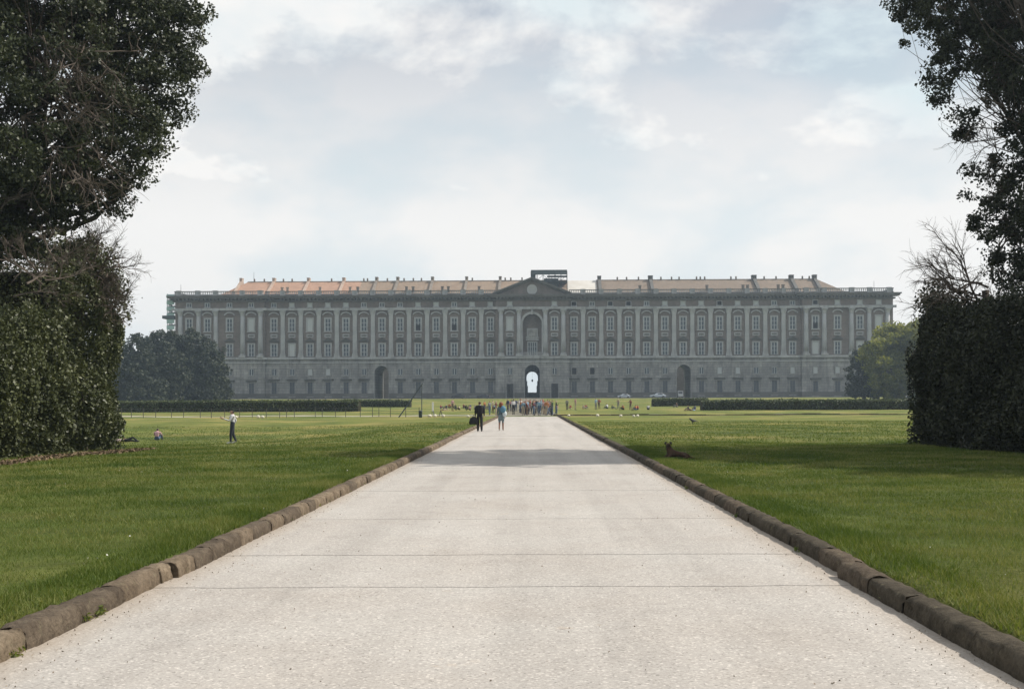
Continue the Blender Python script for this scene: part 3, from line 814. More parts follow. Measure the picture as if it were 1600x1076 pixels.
clock = n_.put('clock', mat('worn_clock_face', (0.40, 0.41, 0.41), 0.7, (0.33, 0.34, 0.34), 1.2), palace)

# balustrade
b_ = MB(); q_ = MB()
runs = ((-X_E, -X_P), (-X_P, -HW_C), (HW_C, X_P), (X_P, X_E))
for (a, b) in runs:
    y = front((a + b) / 2) - 0.7
    q_.box(a, b, y - 0.3, y + 0.3, 35.602, 35.95); q_.box(a, b, y - 0.28, y + 0.28, 37.0, 37.25)
    n = int((b - a) / 0.62)
    for i in range(n):
        x = a + (b - a) * (i + 0.5) / n
        b_.box(x - 0.13, x + 0.13, y - 0.13, y + 0.13, 35.95, 37.0)
for sg in (-1, 1):
    for k in range(24):
        yy = -1.6 + k * 0.62
        b_.box(sg * (X_E - 0.1) - 0.13, sg * (X_E - 0.1) + 0.13, yy, yy + 0.26, 35.95, 37.0)
    q_.box(sg * (X_E - 0.1) - 0.28, sg * (X_E - 0.1) + 0.28, -1.6, 14, 37.002, 37.252); q_.box(sg * (X_E - 0.1) - 0.28, sg * (X_E - 0.1) + 0.28, -1.6, 14, 35.602, 35.95)
q_.put('balustrade_rail', M_corn, palace)
tag(b_.put('baluster', M_trav, palace), kind='stuff')
pd = MB(); pd.box(-0.75, 0.75, -0.42, 0.42, 0, 1.62); pd.box(-0.85, 0.85, -0.5, 0.5, 1.622, 1.82)
ME_ped = pd.mesh('balustrade_pedestal', M_trav)
for sg in (-1, 1):
    for x in [WX0 + bay * (k + 0.5) for k in range(12)]:
        put('balustrade_pedestal', ME_ped, palace, (sg * x, -0.7, 35.602))
    for v in (424.7, 452.7, 494.8, 522, 552): put('balustrade_pedestal', ME_ped, palace, (sg * v / S, -2.0, 35.602))

# roofs: three stretches of tiles with hipped ends
t_ = MB(); t_.box(-X_E, -HW_C, 0.5, DEPTH - 0.1, 35.602, 36.3); t_.box(HW_C, X_E, 0.5, DEPTH - 0.1, 35.602, 36.3); t_.box(-HW_C, HW_C, 2.7, DEPTH - 0.1, 35.602, 36.3)
t_.put('roof_terrace', M_lead, palace)
RY0, RY1, RY2, RZ0, RZ1 = 1.6, 11.5, 21.0, 36.4, 41.65
def roof_part(x0, x1, m, hip0=0.0, hip1=0.0):
    mb = MB()
    vs = [(x0 - hip0, RY0, RZ0), (x1 + hip1, RY0, RZ0), (x1, RY1, RZ1), (x0, RY1, RZ1), (x1 + hip1, RY2, RZ0), (x0 - hip0, RY2, RZ0)]
    mb.add(vs, [(0, 1, 2, 3), (2, 4, 5, 3)] + [(0, 3, 5), (1, 4, 2)])
    mb.put('roof', m, palace)
XL0, XM, XR1 = X(372), X(557), X(1287)
roof_part(XL0, XM - 0.01, M_roof_new, 6.8, 0)
roof_part(XM + 0.01, X(888) - 0.01, M_roof_old)
roof_part(X(888) + 0.01, X(934) - 0.01, M_sheet)
roof_part(X(934) + 0.01, XR1, M_roof_end, 0, 7.5)
# fire walls rising across the tiles, each with a chimney head on the ridge
def fire_wall(x, t, up, head, m):
    mb = MB()
    prof = [(RY0 + 0.2, RZ0 - 0.1), (RY0 + 0.2, RZ0 + up), (RY1, RZ1 + up * 0.75), (RY2 - 0.4, RZ0 + up), (RY2 - 0.4, RZ0 - 0.1)]
    vs = [(-t / 2, y, z) for y, z in prof] + [(t / 2, y, z) for y, z in prof]
    mb.add(vs, [tuple(range(5)), tuple(range(9, 4, -1))] + [(i, i + 5, (i + 1) % 5 + 5, (i + 1) % 5) for i in range(5)])
    o = mb.put('fire_wall', m, palace, (x, 0, 0))
    h = MB(); h.box(-head / 2, head / 2, RY1 - 1.1, RY1 + 1.1, RZ1 - 0.5, RZ1 + up * 0.75 + 0.45); h.box(-head / 2 - 0.08, head / 2 + 0.08, RY1 - 1.2, RY1 + 1.2, RZ1 + up * 0.75 + 0.452, RZ1 + up * 0.75 + 0.65)
    h.put('chimney', m, o)
M_pl = mat('roof_wall_plaster', (0.33, 0.25, 0.20), 0.9, (0.42, 0.33, 0.27), 0.4)
M_pl2 = mat('grey_roof_wall', (0.16, 0.14, 0.12), 0.9, (0.24, 0.21, 0.18), 0.4)  # darker plaster, the shade of the wall fronts put into its colour
for px in (351, 415, 471, 528): fire_wall(X(px) if px > 360 else X(362), 0.8, 1.0, 0.9, M_pl)
for px in (581, 615, 671, 726, 780): fire_wall(X(px), 0.8, 1.2, 0.9, M_pl2)
for px, hd in ((939, 1.5), (1021, 2.6), (1186.5, 2.8), (1246, 2.4), (1283, 2.0)): fire_wall(X(px), 1.1, 1.2, 0.9 + hd * 0.25, M_corn)
ch = MB(); ch.box(-0.42, 0.42, -0.42, 0.42, 0, 2.4); ch.box(-0.52, 0.52, -0.52, 0.52, 2.402, 2.65)
ME_ch = ch.mesh('chimney', M_pl2)
ME_ch2 = ch.mesh('chimney', M_pl)
for px in (634, 644.5, 690.6, 700, 748.4, 1001, 1106, 1162.5, 1169.5, 1217.5, 1225, 557): put('chimney', ME_ch, palace, (X(px), 2.6, 36.3))
for px in (437.5, 446, 497.5, 545): put('chimney', ME_ch2, palace, (X(px), 2.6, 36.3))
rk = MB(); rk.tube([(XL0, RY1, RZ1 + 0.05), (X(888), RY1, RZ1 + 0.05)], 0.22, 6); rk.tube([(X(934), RY1, RZ1 + 0.05), (XR1, RY1, RZ1 + 0.05)], 0.22, 6)
rk.put('ridge_cap', M_pl2, palace)
fn = MB(); fn.box(-0.25, 0.25, -0.25, 0.25, 0, 0.7); fn.ball((0, 0, 0.85), 0.32, 0, 6, 4)
ME_fn = fn.mesh('finial', M_pl2)
for px in (383, 399, 430, 444, 508, 560, 566, 598, 625, 640, 653, 735, 788, 797, 815, 968, 983, 1002, 1038, 1055, 1067, 1095, 1101, 1108, 1150, 1158, 1203, 1222, 1264, 1275):
    put('finial', ME_fn, palace, (X(px), RY1, RZ1 + 0.1))
rd = MB(); rd.tube([(0, 0, 0), (0, 0, 3.6)], [0.09, 0.05], 5)
ME_rod = rd.mesh('lightning_rod', M_lead)
put('lightning_rod', ME_rod, palace, (X(280), 0.2, 36.3)); put('lightning_rod', ME_rod, palace, (X(382), RY1, RZ1)); put('lightning_rod', ME_rod, palace, (X(1365), 1.2, 36.3))

# ---- works on the palace: roof shelter and scaffold
def pal(x, y, z):                        # palace frame to the world
    return Vector((palace.location.x + x * math.cos(PA) - y * math.sin(PA), PD + x * math.sin(PA) + y * math.cos(PA), PZ + z))
M_steel = mat('dark_scaffold_steel', (0.06, 0.075, 0.08), 0.6)
M_tin = mat('dark_tin_sheeting', (0.055, 0.075, 0.08), 0.5, (0.09, 0.11, 0.115), 0.6)
M_net = mat('green_scaffold_net', (0.26, 0.38, 0.37), 0.8, (0.34, 0.47, 0.45), 0.7)
sh = tag(empty('roof_shelter', pal(0, 0, 36.3), PA), 'dark tin shelter on scaffolding over the palace roof behind the pediment', 'scaffold')
x0, x1 = X(830), X(887)
m_ = MB(); m_.box(x0, x1, 3.2, 11, 7.7, 8.25); m_.box(x0 + 0.4, x1, 3.3, 3.5, 6.6, 7.7); m_.put('shelter_roof', M_tin, sh)
m_ = MB()
for i in range(7):
    x = x0 + (x1 - x0) * i / 6
    for y in (3.3, 7, 10.8): m_.tube([(x, y, 0), (x, y, 7.7)], 0.1, 5)
    if i < 6:
        xn = x0 + (x1 - x0) * (i + 1) / 6
        m_.tube([(x, 3.3, 4.6 if i % 2 else 6.5), (xn, 3.3, 6.5 if i % 2 else 4.6)], 0.09, 4)
for z in (2.2, 4.3): m_.tube([(x0, 3.3, z), (x1, 3.3, z)], 0.1, 4); m_.tube([(x0, 10.8, z), (x1, 10.8, z)], 0.1, 4)
m_.put('scaffold_pole', M_steel, sh)
for bb in ((x0 + 4.5, x1 - 3, 6.0, 6.1, 2.5, 5.6), (x0, x0 + 1.6, 6.0, 6.1, 2.5, 7.5), (x0 + 5.6, x1, 6.2, 6.3, 5.9, 6.6)):
    m_ = MB(); m_.box(*bb); m_.put('side_sheet', M_tin, sh)
m_ = MB(); m_.box(x0, x1, 3.3, 10.8, 4.2, 4.28); m_.put('platform', M_tin, sh)
st = tag(empty('scaffold_tower', pal(-X_E - 1.8, 0.5, 0), PA), 'scaffold tower in pale green netting at the left end of the palace', 'scaffold')
m_ = MB()
for x in (-1.1, 1.3):
    for y in (-1.2, 1.2, 4): m_.tube([(x, y, 0), (x, y, 36.6)], 0.08, 5)
m_.put('scaffold_pole', M_steel, st)
for k in range(1, 17):
    m_ = MB(); m_.box(-1.3, 1.45, -1.3, 4.2, k * 2.15, k * 2.15 + 0.14)
    m_.put('platform', M_steel, st)
    m_ = MB(); m_.box(-1.32, -1.28, -1.34, 4.2, k * 2.15 + 0.55, k * 2.15 + 1.95); m_.box(-1.3, 1.4, -1.36, -1.32, k * 2.15 + 0.55, k * 2.15 + 1.95)
    m_.put('netting', M_net, st)
m_ = MB(); m_.box(-2.7, 1.45, -1.9, 4.2, 27.95, 29.0); m_.put('canopy', M_steel, st)
# ------------------------------------------------------------------ foliage
PH = rng.uniform(0, 6.28, (8, 3)); FR = rng.uniform(0.6, 2.4, (8, 3)) * rng.choice([-1, 1], (8, 3))
def lumpy(p, f=1.0):
    p = np.asarray(p) * f
    return sum(np.sin((p * FR[i]).sum(-1) + PH[i, 0]) * np.cos(p[..., (i % 3)] * FR[i, 1] * 1.7 + PH[i, 1]) for i in range(8)) / 4.0

def leaf_quads(c, ln, wd, up=0.25, fold=0.0):
    """one four-cornered leaf at each point of c, randomly turned"""
    n = len(c)
    d = rng.normal(size=(n, 3)); d[:, 2] -= up
    d /= np.linalg.norm(d, axis=1, keepdims=True) + 1e-9
    s = np.cross(d, rng.normal(size=(n, 3)))
    s /= np.linalg.norm(s, axis=1, keepdims=True) + 1e-9
    k_ = rng.uniform(0.55, 1.45, n); l = (ln * k_ * rng.uniform(0.85, 1.15, n))[:, None]; w = (wd * k_ * rng.uniform(0.85, 1.15, n))[:, None]
    nn = np.cross(d, s) * (l * 0.12)
    v = np.stack([c - d * l * 0.5, c + s * w * 0.5 + nn, c + d * l * 0.5, c - s * w * 0.5 + nn], 1)
    return v.reshape(-1, 3)

def clumps_in_blobs(blobs, per_area, shell=0.78, flat=1.0):
    """clump centres spread through ellipsoid blobs (centre, radii), most of them near the surface"""
    out = []
    for c, r in blobs:
        r = np.array(r if hasattr(r, '__len__') else (r, r, r * flat))
        n = max(4, int(4 * math.pi * (r.prod() ** (2 / 3)) * per_area))
        d = rng.normal(size=(n, 3)); d /= np.linalg.norm(d, axis=1, keepdims=True)
        q = np.where(rng.random(n) < shell, rng.uniform(0.74, 1.04, n), rng.uniform(0.25, 0.75, n))
        p = np.array(c) + d * r * q[:, None] * (1 + 0.24 * lumpy(d * 2.3 + np.array(c)))[:, None]
        out.append(p)
    return np.concatenate(out)
def clump_leaves(cent, n, spread, ln, wd, zsq=0.75):
    k = len(cent)
    m = rng.integers(int(n * 0.5), int(n * 1.5), k)
    idx = np.repeat(np.arange(k), m)
    sp = (spread * rng.uniform(0.6, 1.4, k))[idx]
    off = rng.normal(size=(len(idx), 3))
    off *= (rng.random(len(idx)) ** 0.45 / np.linalg.norm(off, axis=1))[:, None]
    off *= (1 + 0.35 * lumpy(off * 1.5 + cent[idx] * 3.1, 1.0))[:, None] * sp[:, None]
    off[:, 2] *= zsq
    return leaf_quads(cent[idx] + off, ln, wd)

def branch_pts(a, b, sag=0.12, n=5):
    a, b = Vector(a), Vector(b)
    ln = (b - a).length
    off = Vector(rng.normal(size=3)) * ln * sag
    return [a.lerp(b, i / n) + off * math.sin(math.pi * i / n) + Vector(rng.normal(size=3)) * ln * 0.012 for i in range(n + 1)]
def twig_spray(mb, p, d, ln, rad, depth=3, kids=4, spread=0.55, mi=0):
    """a bare branch that forks into ever thinner twigs"""
    p = Vector(p); d = Vector(d).normalized()
    pts = [p]
    n = 4
    for i in range(n):
        d = (d + Vector(rng.normal(size=3)) * 0.14).normalized()
        pts.append(pts[-1] + d * ln / n)
    mb.tube(pts, [rad * (1 - 0.6 * i / n) for i in range(n + 1)], 4 if depth > 1 else 3, mi, cap=False)
    if depth > 0:
        for k in range(kids):
            t = rng.uniform(0.3, 1.0)
            j = min(int(t * n), n - 1)
            q = pts[j].lerp(pts[j + 1], t * n - j)
            nd = (d + Vector(rng.normal(size=3)) * spread).normalized()
            twig_spray(mb, q, nd, ln * rng.uniform(0.45, 0.7), rad * 0.5, depth - 1, max(2, kids - 0), spread, mi)

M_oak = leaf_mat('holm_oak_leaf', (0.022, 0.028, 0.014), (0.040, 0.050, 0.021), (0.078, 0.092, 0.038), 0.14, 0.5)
M_oak2 = leaf_mat('shaded_oak_leaf', (0.014, 0.019, 0.010), (0.027, 0.034, 0.016), (0.050, 0.060, 0.026), 0.10, 0.6)  # darker copy for the right tree, backlit shade put into its colour
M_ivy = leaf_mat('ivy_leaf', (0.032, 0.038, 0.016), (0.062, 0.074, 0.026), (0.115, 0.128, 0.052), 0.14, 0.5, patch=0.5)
M_ivy2 = leaf_mat('shaded_ivy_leaf', (0.014, 0.018, 0.008), (0.026, 0.031, 0.013), (0.050, 0.056, 0.024), 0.10, 0.6, patch=0.5)  # darker ivy copy, shade of the right hedge face put into its colour
M_far = leaf_mat('far_evergreen_leaf', (0.018, 0.026, 0.014), (0.030, 0.040, 0.021), (0.05, 0.062, 0.030), 0.10, 0.6, patch=0.1)
M_fresh = leaf_mat('fresh_green_leaf', (0.085, 0.105, 0.026), (0.16, 0.18, 0.04), (0.28, 0.28, 0.075), 0.48, 0.55, patch=0.12)
M_hedge = leaf_mat('clipped_hedge_leaf', (0.030, 0.045, 0.016), (0.055, 0.075, 0.025), (0.10, 0.12, 0.04), 0.15, 0.55, patch=0.3)
M_bark = mat('grey_brown_bark', (0.075, 0.062, 0.052), 0.95, (0.13, 0.11, 0.095), 2.5, 0.8, 9, spec=0.1)
M_twig = mat('dead_twig', (0.105, 0.085, 0.07), 0.95, (0.16, 0.135, 0.115), 1.5, spec=0.1)
M_core = mat('dark_hedge_core', (0.022, 0.022, 0.013), 0.95, (0.04, 0.036, 0.022), 2.5, spec=0.05)

def big_tree(name, label, base, fork, blobs, per_area, n_leaf, spread, ln, wd, m, group=None, trunk_r=0.45, limb_r=0.16, twigs=None, shell=0.78, flat=1.0, sub=0.35, limb_ok=lambda c: True):
    root = tag(empty(name, base), label, 'tree', group)
    B = Vector(base)
    tr = MB()
    f = Vector(fork)
    pts = branch_pts(B - Vector((0, 0, 0.3)), f, 0.03, 6)
    tr.tube([p - B for p in pts], [trunk_r * (1.35 - 0.6 * i / 6) for i in range(7)], 9)
    tr.put('trunk', M_bark, root, smooth=True)
    br = MB()
    cent = clumps_in_blobs(blobs, per_area, shell, flat)
    for c, r in blobs:
        if not limb_ok(c): continue
        rr = float(np.mean(r)) if hasattr(r, '__len__') else r
        a = f.lerp(B, rng.uniform(0, 0.35))
        q = branch_pts(a - B, Vector(c) - B, 0.10, 6)
        br.tube(q, [limb_r * (1 - 0.72 * i / 6) for i in range(7)], 6, cap=False)
        dist = np.linalg.norm(cent - np.array(c), axis=1)
        near_ = np.where(dist < rr * 1.15)[0]
        for j in near_[: int(len(near_) * sub)]:
            s0 = q[rng.integers(3, 7)]
            br.tube(branch_pts(s0, Vector(cent[j]) - B, 0.10, 3), [limb_r * 0.28, limb_r * 0.2, limb_r * 0.13, limb_r * 0.05], 3, cap=False)
    br.put('branches', M_bark, root)
    if twigs:
        tw = MB()
        for (p, d, l_, r_, dep, kd) in twigs: twig_spray(tw, Vector(p) - B, d, l_, r_, dep, kd)
        tw.put('dead_twigs', M_twig, root)
    v = clump_leaves(cent, n_leaf, spread, ln, wd) - np.array(base)
    put('crown', np_mesh('crown', v, 4, m), root)
    return root

def PB(lst, k=1.0):
    return [(tuple(P(x, y, d)), (r * d / F * k)) for x, y, r, d in lst]

# ---- left: evergreen oak overhanging the lawn
lb = PB([(55, 40, 120, 37), (165, 30, 95, 39), (245, 50, 72, 40), (283, 25, 42, 40), (270, 95, 44, 40), (235, 130, 62, 39), (262, 172, 34, 40), (195, 185, 66, 38),
         (226, 228, 36, 39), (160, 235, 62, 38), (198, 280, 34, 39), (184, 308, 24, 39), (150, 290, 40, 38.5), (95, 270, 66, 37), (40, 180, 100, 36), (40, 300, 60, 37), (100, 325, 34, 38), (20, 355, 40, 38),
         (-70, 110, 140, 37), (-70, 290, 110, 37), (60, -110, 140, 38), (200, -80, 100, 40), (-90, -80, 150, 38), (120, -220, 150, 39), (260, -50, 66, 41), (-60, -260, 150, 39)])
ltw = []
for k in range(46):
    px, py = rng.uniform(80, 190), rng.uniform(90, 330)
    ltw.append((P(px - 30, py - 40, rng.uniform(35.5, 37)), Vector((rng.uniform(0.1, 1), rng.uniform(-0.4, 0.2), rng.uniform(-0.9, 0.1))), rng.uniform(0.9, 1.7), 0.028, 2, 4))
big_tree('evergreen_oak', 'huge dark evergreen oak overhanging the lawn at the left above the ivy hedge', (-19.0, 38.0, GZ(-19, 38)), (-18.2, 38.5, 8.5), lb, 1.75, 125, 0.40, 0.115, 0.072, M_oak, twigs=ltw, limb_r=0.10, sub=0.25)
# ---- right: evergreen oak, dark against the light
rb_ = PB([(1500, 25, 66, 39), (1452, 28, 26, 38.5), (1470, 70, 34, 39), (1545, 60, 60, 39), (1492, 112, 38, 39), (1590, 40, 75, 38), (1560, 130, 42, 39.5), (1484, 150, 22, 38.6), (1507, 188, 22, 38.8), (1506, 214, 8, 38.8),
          (1592, 130, 40, 38), (1585, 195, 30, 39), (1535, 262, 22, 39), (1570, 280, 34, 39), (1540, 312, 28, 39.4), (1600, 260, 40, 38), (1575, 350, 44, 39.2), (1620, 330, 60, 38),
          (1592, 392, 46, 39), (1560, 425, 30, 39.5), (1612, 440, 44, 39), (1535, 350, 16, 39.2), (1700, 60, 120, 38), (1720, 230, 120, 38), (1720, 380, 110, 39), (1840, 120, 130, 38)])
# the part of the crown above the frame, which throws the long shadow on the path
rb_ += [((15.6, 37.0, 17.4), (2.2, 3.0, 1.9)), ((13.4, 39.4, 19.2), (2.2, 2.8, 1.7)), ((16.8, 38.0, 18.8), (3.4, 3.6, 2.3)), ((20.4, 38.0, 18.0), (3.6, 3.8, 2.6)), ((15.5, 41.5, 17.0), (2.8, 2.6, 2.2)),
        ((14.6, 38.8, 20.2), (2.0, 2.2, 1.5)), ((19, 41, 14.5), (3, 3, 2.6)), ((15.2, 38.6, 18.3), (2.6, 3.4, 1.6)), ((17.5, 37.5, 17.5), (3, 3.4, 2.2)), ((17.2, 34, 11.0), (2.4, 2.6, 2.2)), ((17.6, 30.5, 9.2), (2.5, 3, 2)), ((18.2, 27, 8.6), (2.6, 2.6, 2)), ((17.6, 36, 13.4), (2.2, 2.4, 2.2)), ((22, 36, 15.5), (3.2, 3.2, 3))]
rb_ += [b_ for b_ in rb_ if b_[0][2] > 16.4 or (b_[0][1] < 37 and b_[0][2] < 14)]
rtw = []
for k in range(16):
    rtw.append((P(rng.uniform(1560, 1610), rng.uniform(170, 320), 38.5), Vector((rng.uniform(-1, -0.3), rng.uniform(-0.4, 0.4), rng.uniform(-0.5, 0.6))), rng.uniform(0.9, 1.6), 0.025, 2, 4))
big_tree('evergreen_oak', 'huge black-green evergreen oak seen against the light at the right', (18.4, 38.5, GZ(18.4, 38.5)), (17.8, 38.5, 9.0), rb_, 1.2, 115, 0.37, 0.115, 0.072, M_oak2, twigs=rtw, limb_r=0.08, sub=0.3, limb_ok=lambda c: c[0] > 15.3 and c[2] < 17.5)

# ---- bare trees at the ends of the two hedges
def bare_tree(label, base, limbs, trunk_top, r):
    root = tag(empty('bare_tree', base), label, 'tree')
    B = Vector(base)
    t_ = MB(); t_.tube([Vector((0, 0, -0.2)), Vector((0.05, 0, (trunk_top[2] - B.z) * 0.5)), Vector(trunk_top) - B], [r, r * 0.8, r * 0.6], 8)
    t_.put('trunk', M_bark, root, smooth=True)
    m_ = MB()
    for (p, d, l_, r_, dep, kd, sp) in limbs: twig_spray(m_, Vector(p) - B, d, l_, r_, dep, kd, sp)
    m_.put('branches', M_twig, root)
    return root
lim = []
tp = P(1540, 500, 41)
for (dx, dz, l_) in ((-0.85, 0.42, 2.0), (-0.8, 0.75, 2.3), (-0.95, 0.12, 1.7), (-0.5, 1.0, 2.2), (-0.2, 1.0, 2.0), (-0.9, 0.55, 1.9), (-0.7, 0.3, 1.7), (0.2, 0.9, 2.0), (-0.95, -0.02, 1.3)):
    lim.append((tp + Vector((rng.uniform(-0.3, 0.5), rng.uniform(-0.5, 0.5), rng.uniform(-0.6, 1.3))), Vector((dx, rng.uniform(-0.3, 0.3), dz)), l_, 0.05, 3, 5, 0.42))
bare_tree('leafless tree with fanning bare twigs above the dark hedge at the right', (16.4, 41.0, GZ(16.4, 41)), lim, tp + Vector((0, 0, 1.0)), 0.22)
lim = []
tp = P(125, 470, 40)
for (dx, dz, l_) in ((0.9, 0.35, 1.2), (0.8, 0.1, 1.2), (0.6, 0.7, 1.3), (-0.4, 0.8, 1.4), (-0.8, 0.4, 1.5), (0.9, -0.1, 1.1), (0.2, 1.0, 1.2), (-0.9, 0.1, 1.6), (-0.6, 0.9, 1.5), (0.5, 0.5, 1.5)):
    for rep in range(2):
        lim.append((tp + Vector((rng.uniform(-0.5, 0.7), rng.uniform(-0.5, 0.5), rng.uniform(-0.6, 1.4))), Vector((dx, rng.uniform(-0.4, 0.4), dz)), l_, 0.04, 3, 5, 0.5))
for k in range(9):
    lim.append((P(rng.uniform(-20, 90), rng.uniform(400, 470), rng.uniform(33, 37)), Vector((rng.uniform(-0.6, 0.8), rng.uniform(-0.4, 0.4), rng.uniform(0.0, 0.9))), rng.uniform(0.9, 1.4), 0.035, 3, 5, 0.5))
bare_tree('leafless tree with a tangle of brown twigs above the sunlit ivy hedge', (-15.9, 40.2, GZ(-15.9, 40.2)), lim, tp + Vector((0, 0, 0.8)), 0.30)

# ---- the two tall ivy hedges flanking the lawn's mouth
def ivy_hedge(label, side, x_face, y0, y1, hfun, dens, m, extra=None, y_fine=26.0):
    root = tag(empty('ivy_hedge', (side * x_face, (y0 + y1) / 2, GZ(side * x_face, 35))), label, 'hedge')
    O = np.array(root.location)
    pts = []
    thick = 6.0
    def surf(n, fn):
        u, v = rng.random(n), rng.random(n)
        p = fn(u, v)
        return p
    # long face towards the path
    def push(p, nrm, deep):
        d = 0.50 * lumpy(p, 0.75) + 0.18 * lumpy(p, 2.6) - np.abs(rng.normal(0, deep, len(p)))
        return p + nrm * d[:, None]
    for (a, b, dn) in ((y_fine, y1, dens), (y0, y_fine, dens * 0.16)):
        if b <= a: continue
        n = int((b - a) * 6 * dn)
        y = rng.uniform(a, b, n); z = rng.random(n) * hfun(y)
        xx = side * (x_face + 0.55 * smooth(y1 - 1.2, y1, y) + 0.25 * (z / 6) + 0.35 * smooth(0.9, 0, z))
        pts.append((push(np.stack([xx, y, z], -1), np.array([-side, 0, 0.15]), 0.16), b <= y_fine))
        n2 = n // 4                         # a second layer further in, and the low skirt
        y2 = rng.uniform(a, b, n2); z2 = rng.random(n2) ** 1.3 * hfun(y2)
        pts.append((np.stack([side * (x_face + rng.uniform(0.3, 0.95, n2)), y2, z2], -1), b <= y_fine))
        n = int((b - a) * thick * dn * 0.5)
        y = rng.uniform(a, b, n); x = rng.uniform(x_face, x_face + thick, n)
        p = np.stack([side * x, y, hfun(y)], -1)
        pts.append((p + np.array([0, 0, 1]) * (0.45 * lumpy(p, 0.8) + 0.25 * lumpy(p, 2.2) - 0.15 + rng.normal(0, 0.16, n))[:, None], b <= y_fine))
    n = int(thick * 6 * dens * 0.6)
    x = rng.uniform(x_face, x_face + thick, n); z = rng.random(n) * hfun(np.full(n, y1))
    yy = y1 - 0.55 * smooth(x_face + 1.0, x_face, x)
    pts.append((push(np.stack([side * x, yy, z], -1), np.array([0, 1, 0.1]), 0.16), False))
    fine = np.concatenate([p for p, c in pts if not c]); coarse = [p for p, c in pts if c]
    if extra is not None:
        fine = np.concatenate([fine, extra])
    base_z = ground_z(fine[:, 0], fine[:, 1])
    fine[:, 2] = np.maximum(fine[:, 2] + base_z * (fine[:, 2] < 9), base_z + 0.03)
    v = leaf_quads(fine - O, 0.105, 0.075, 0.35)
    if coarse:
        cp = np.concatenate(coarse); cp[:, 2] += ground_z(cp[:, 0], cp[:, 1])
        v = np.concatenate([v, leaf_quads(cp - O, 0.26, 0.19, 0.35)])
    put('leaves', np_mesh('leaves', v, 4, m), root)
    # unseen solid dark core, added to block light through the hedge
    ys_ = np.linspace(y0 + 0.3, y1 - 0.75, 60)
    vs, fs = [], []
    for j, y in enumerate(ys_):
        h = float(hfun(np.array([y]))[0])
        ring = [(x_face + 1.0, 0.0), (x_face + 1.0, h * 0.5), (x_face + 1.2, h - 0.9), (x_face + thick - 0.5, h - 0.9), (x_face + thick - 0.5, 0.0)]
        for (xx, z) in ring:
            e = lumpy(np.array([xx, y, z]), 1.1) * 0.14
            vs.append((side * (xx + e) - O[0], y - O[1], z + GZ(side * xx, y) - 0.05 + (e if z > 1 else 0) - O[2]))
    for j in range(len(ys_) - 1):
        for i in range(4):
            a = j * 5 + i
            fs.append((a, a + 1, a + 6, a + 5))
    fs += [tuple(range(5)), tuple(range(len(vs) - 5, len(vs)))]
    c = MB(); c.add(vs, fs); c.put('light_block_core', M_core, root)
    # stems seen through the leaves
    for k in range(14):
        y = rng.uniform(max(y0, 24), y1 - 0.4)
        h = float(hfun(np.array([y]))[0])
        x = side * (x_face + 0.62)
        z0 = GZ(x, y)
        st_ = MB(); st_.tube([Vector((x - O[0] + rng.normal(0, 0.1), y - O[1] + rng.normal(0, 0.2), z0 - O[2] - 0.05 + h * t)) for t in (0, 0.3, 0.65, 0.98)], [0.07, 0.06, 0.045, 0.02], 4, cap=False)
        st_.put('stem', M_bark, root)
    return root
def h_left(y): return 4.2 + 0.2 * np.sin(y * 1.3) + 2.7 * smooth(36.9, 37.9, y) * (1 - 0.68 * smooth(40.0, 41.4, y)) - 0.7 * np.exp(-((y - 36.8) / 0.5) ** 2)
ex = clumps_in_blobs([(tuple(P(152, 425, 41)), (0.75, 0.75, 1.0)), (tuple(P(165, 470, 41.3)), (0.7, 0.7, 1.0)), (tuple(P(110, 400, 40.5)), (0.7, 0.7, 0.5))], 9)
ex = np.repeat(ex, 34, 0) + rng.normal(0, 0.17, (len(ex) * 34, 3))
n_ = 5200
ex = np.concatenate([ex, np.stack([rng.uniform(-20.8, -15, n_), 37.1 + rng.normal(0, 0.3, n_), rng.uniform(3.6, 7.3, n_)], -1)])
ivy_hedge('tall sunlit ivy hedge standing along the left side of the lawn', -1, 14.95, 19, 42.6, h_left, 760, M_ivy, ex)
def h_right(y): return 4.3 + 0.25 * np.sin(y * 1.1 + 1) + 0.7 * smooth(38, 41, y) - 1.3 * smooth(41.8, 43.6, y) + 0.3 * np.sin(y * 2.3)
ex = clumps_in_blobs([(tuple(P(1463, 482, 42.6)), (0.55, 0.55, 0.75)), (tuple(P(1466, 455, 42.6)), (0.25, 0.25, 0.4)), (tuple(P(1520, 500, 41)), (1.0, 1.0, 0.4))], 8)
ex = np.repeat(ex, 28, 0) + rng.normal(0, 0.17, (len(ex) * 28, 3))
ivy_hedge('tall shaded ivy hedge, nearly black, standing along the right side of the lawn', 1, 14.0, -2, 43.4, h_right, 560, M_ivy2, ex)

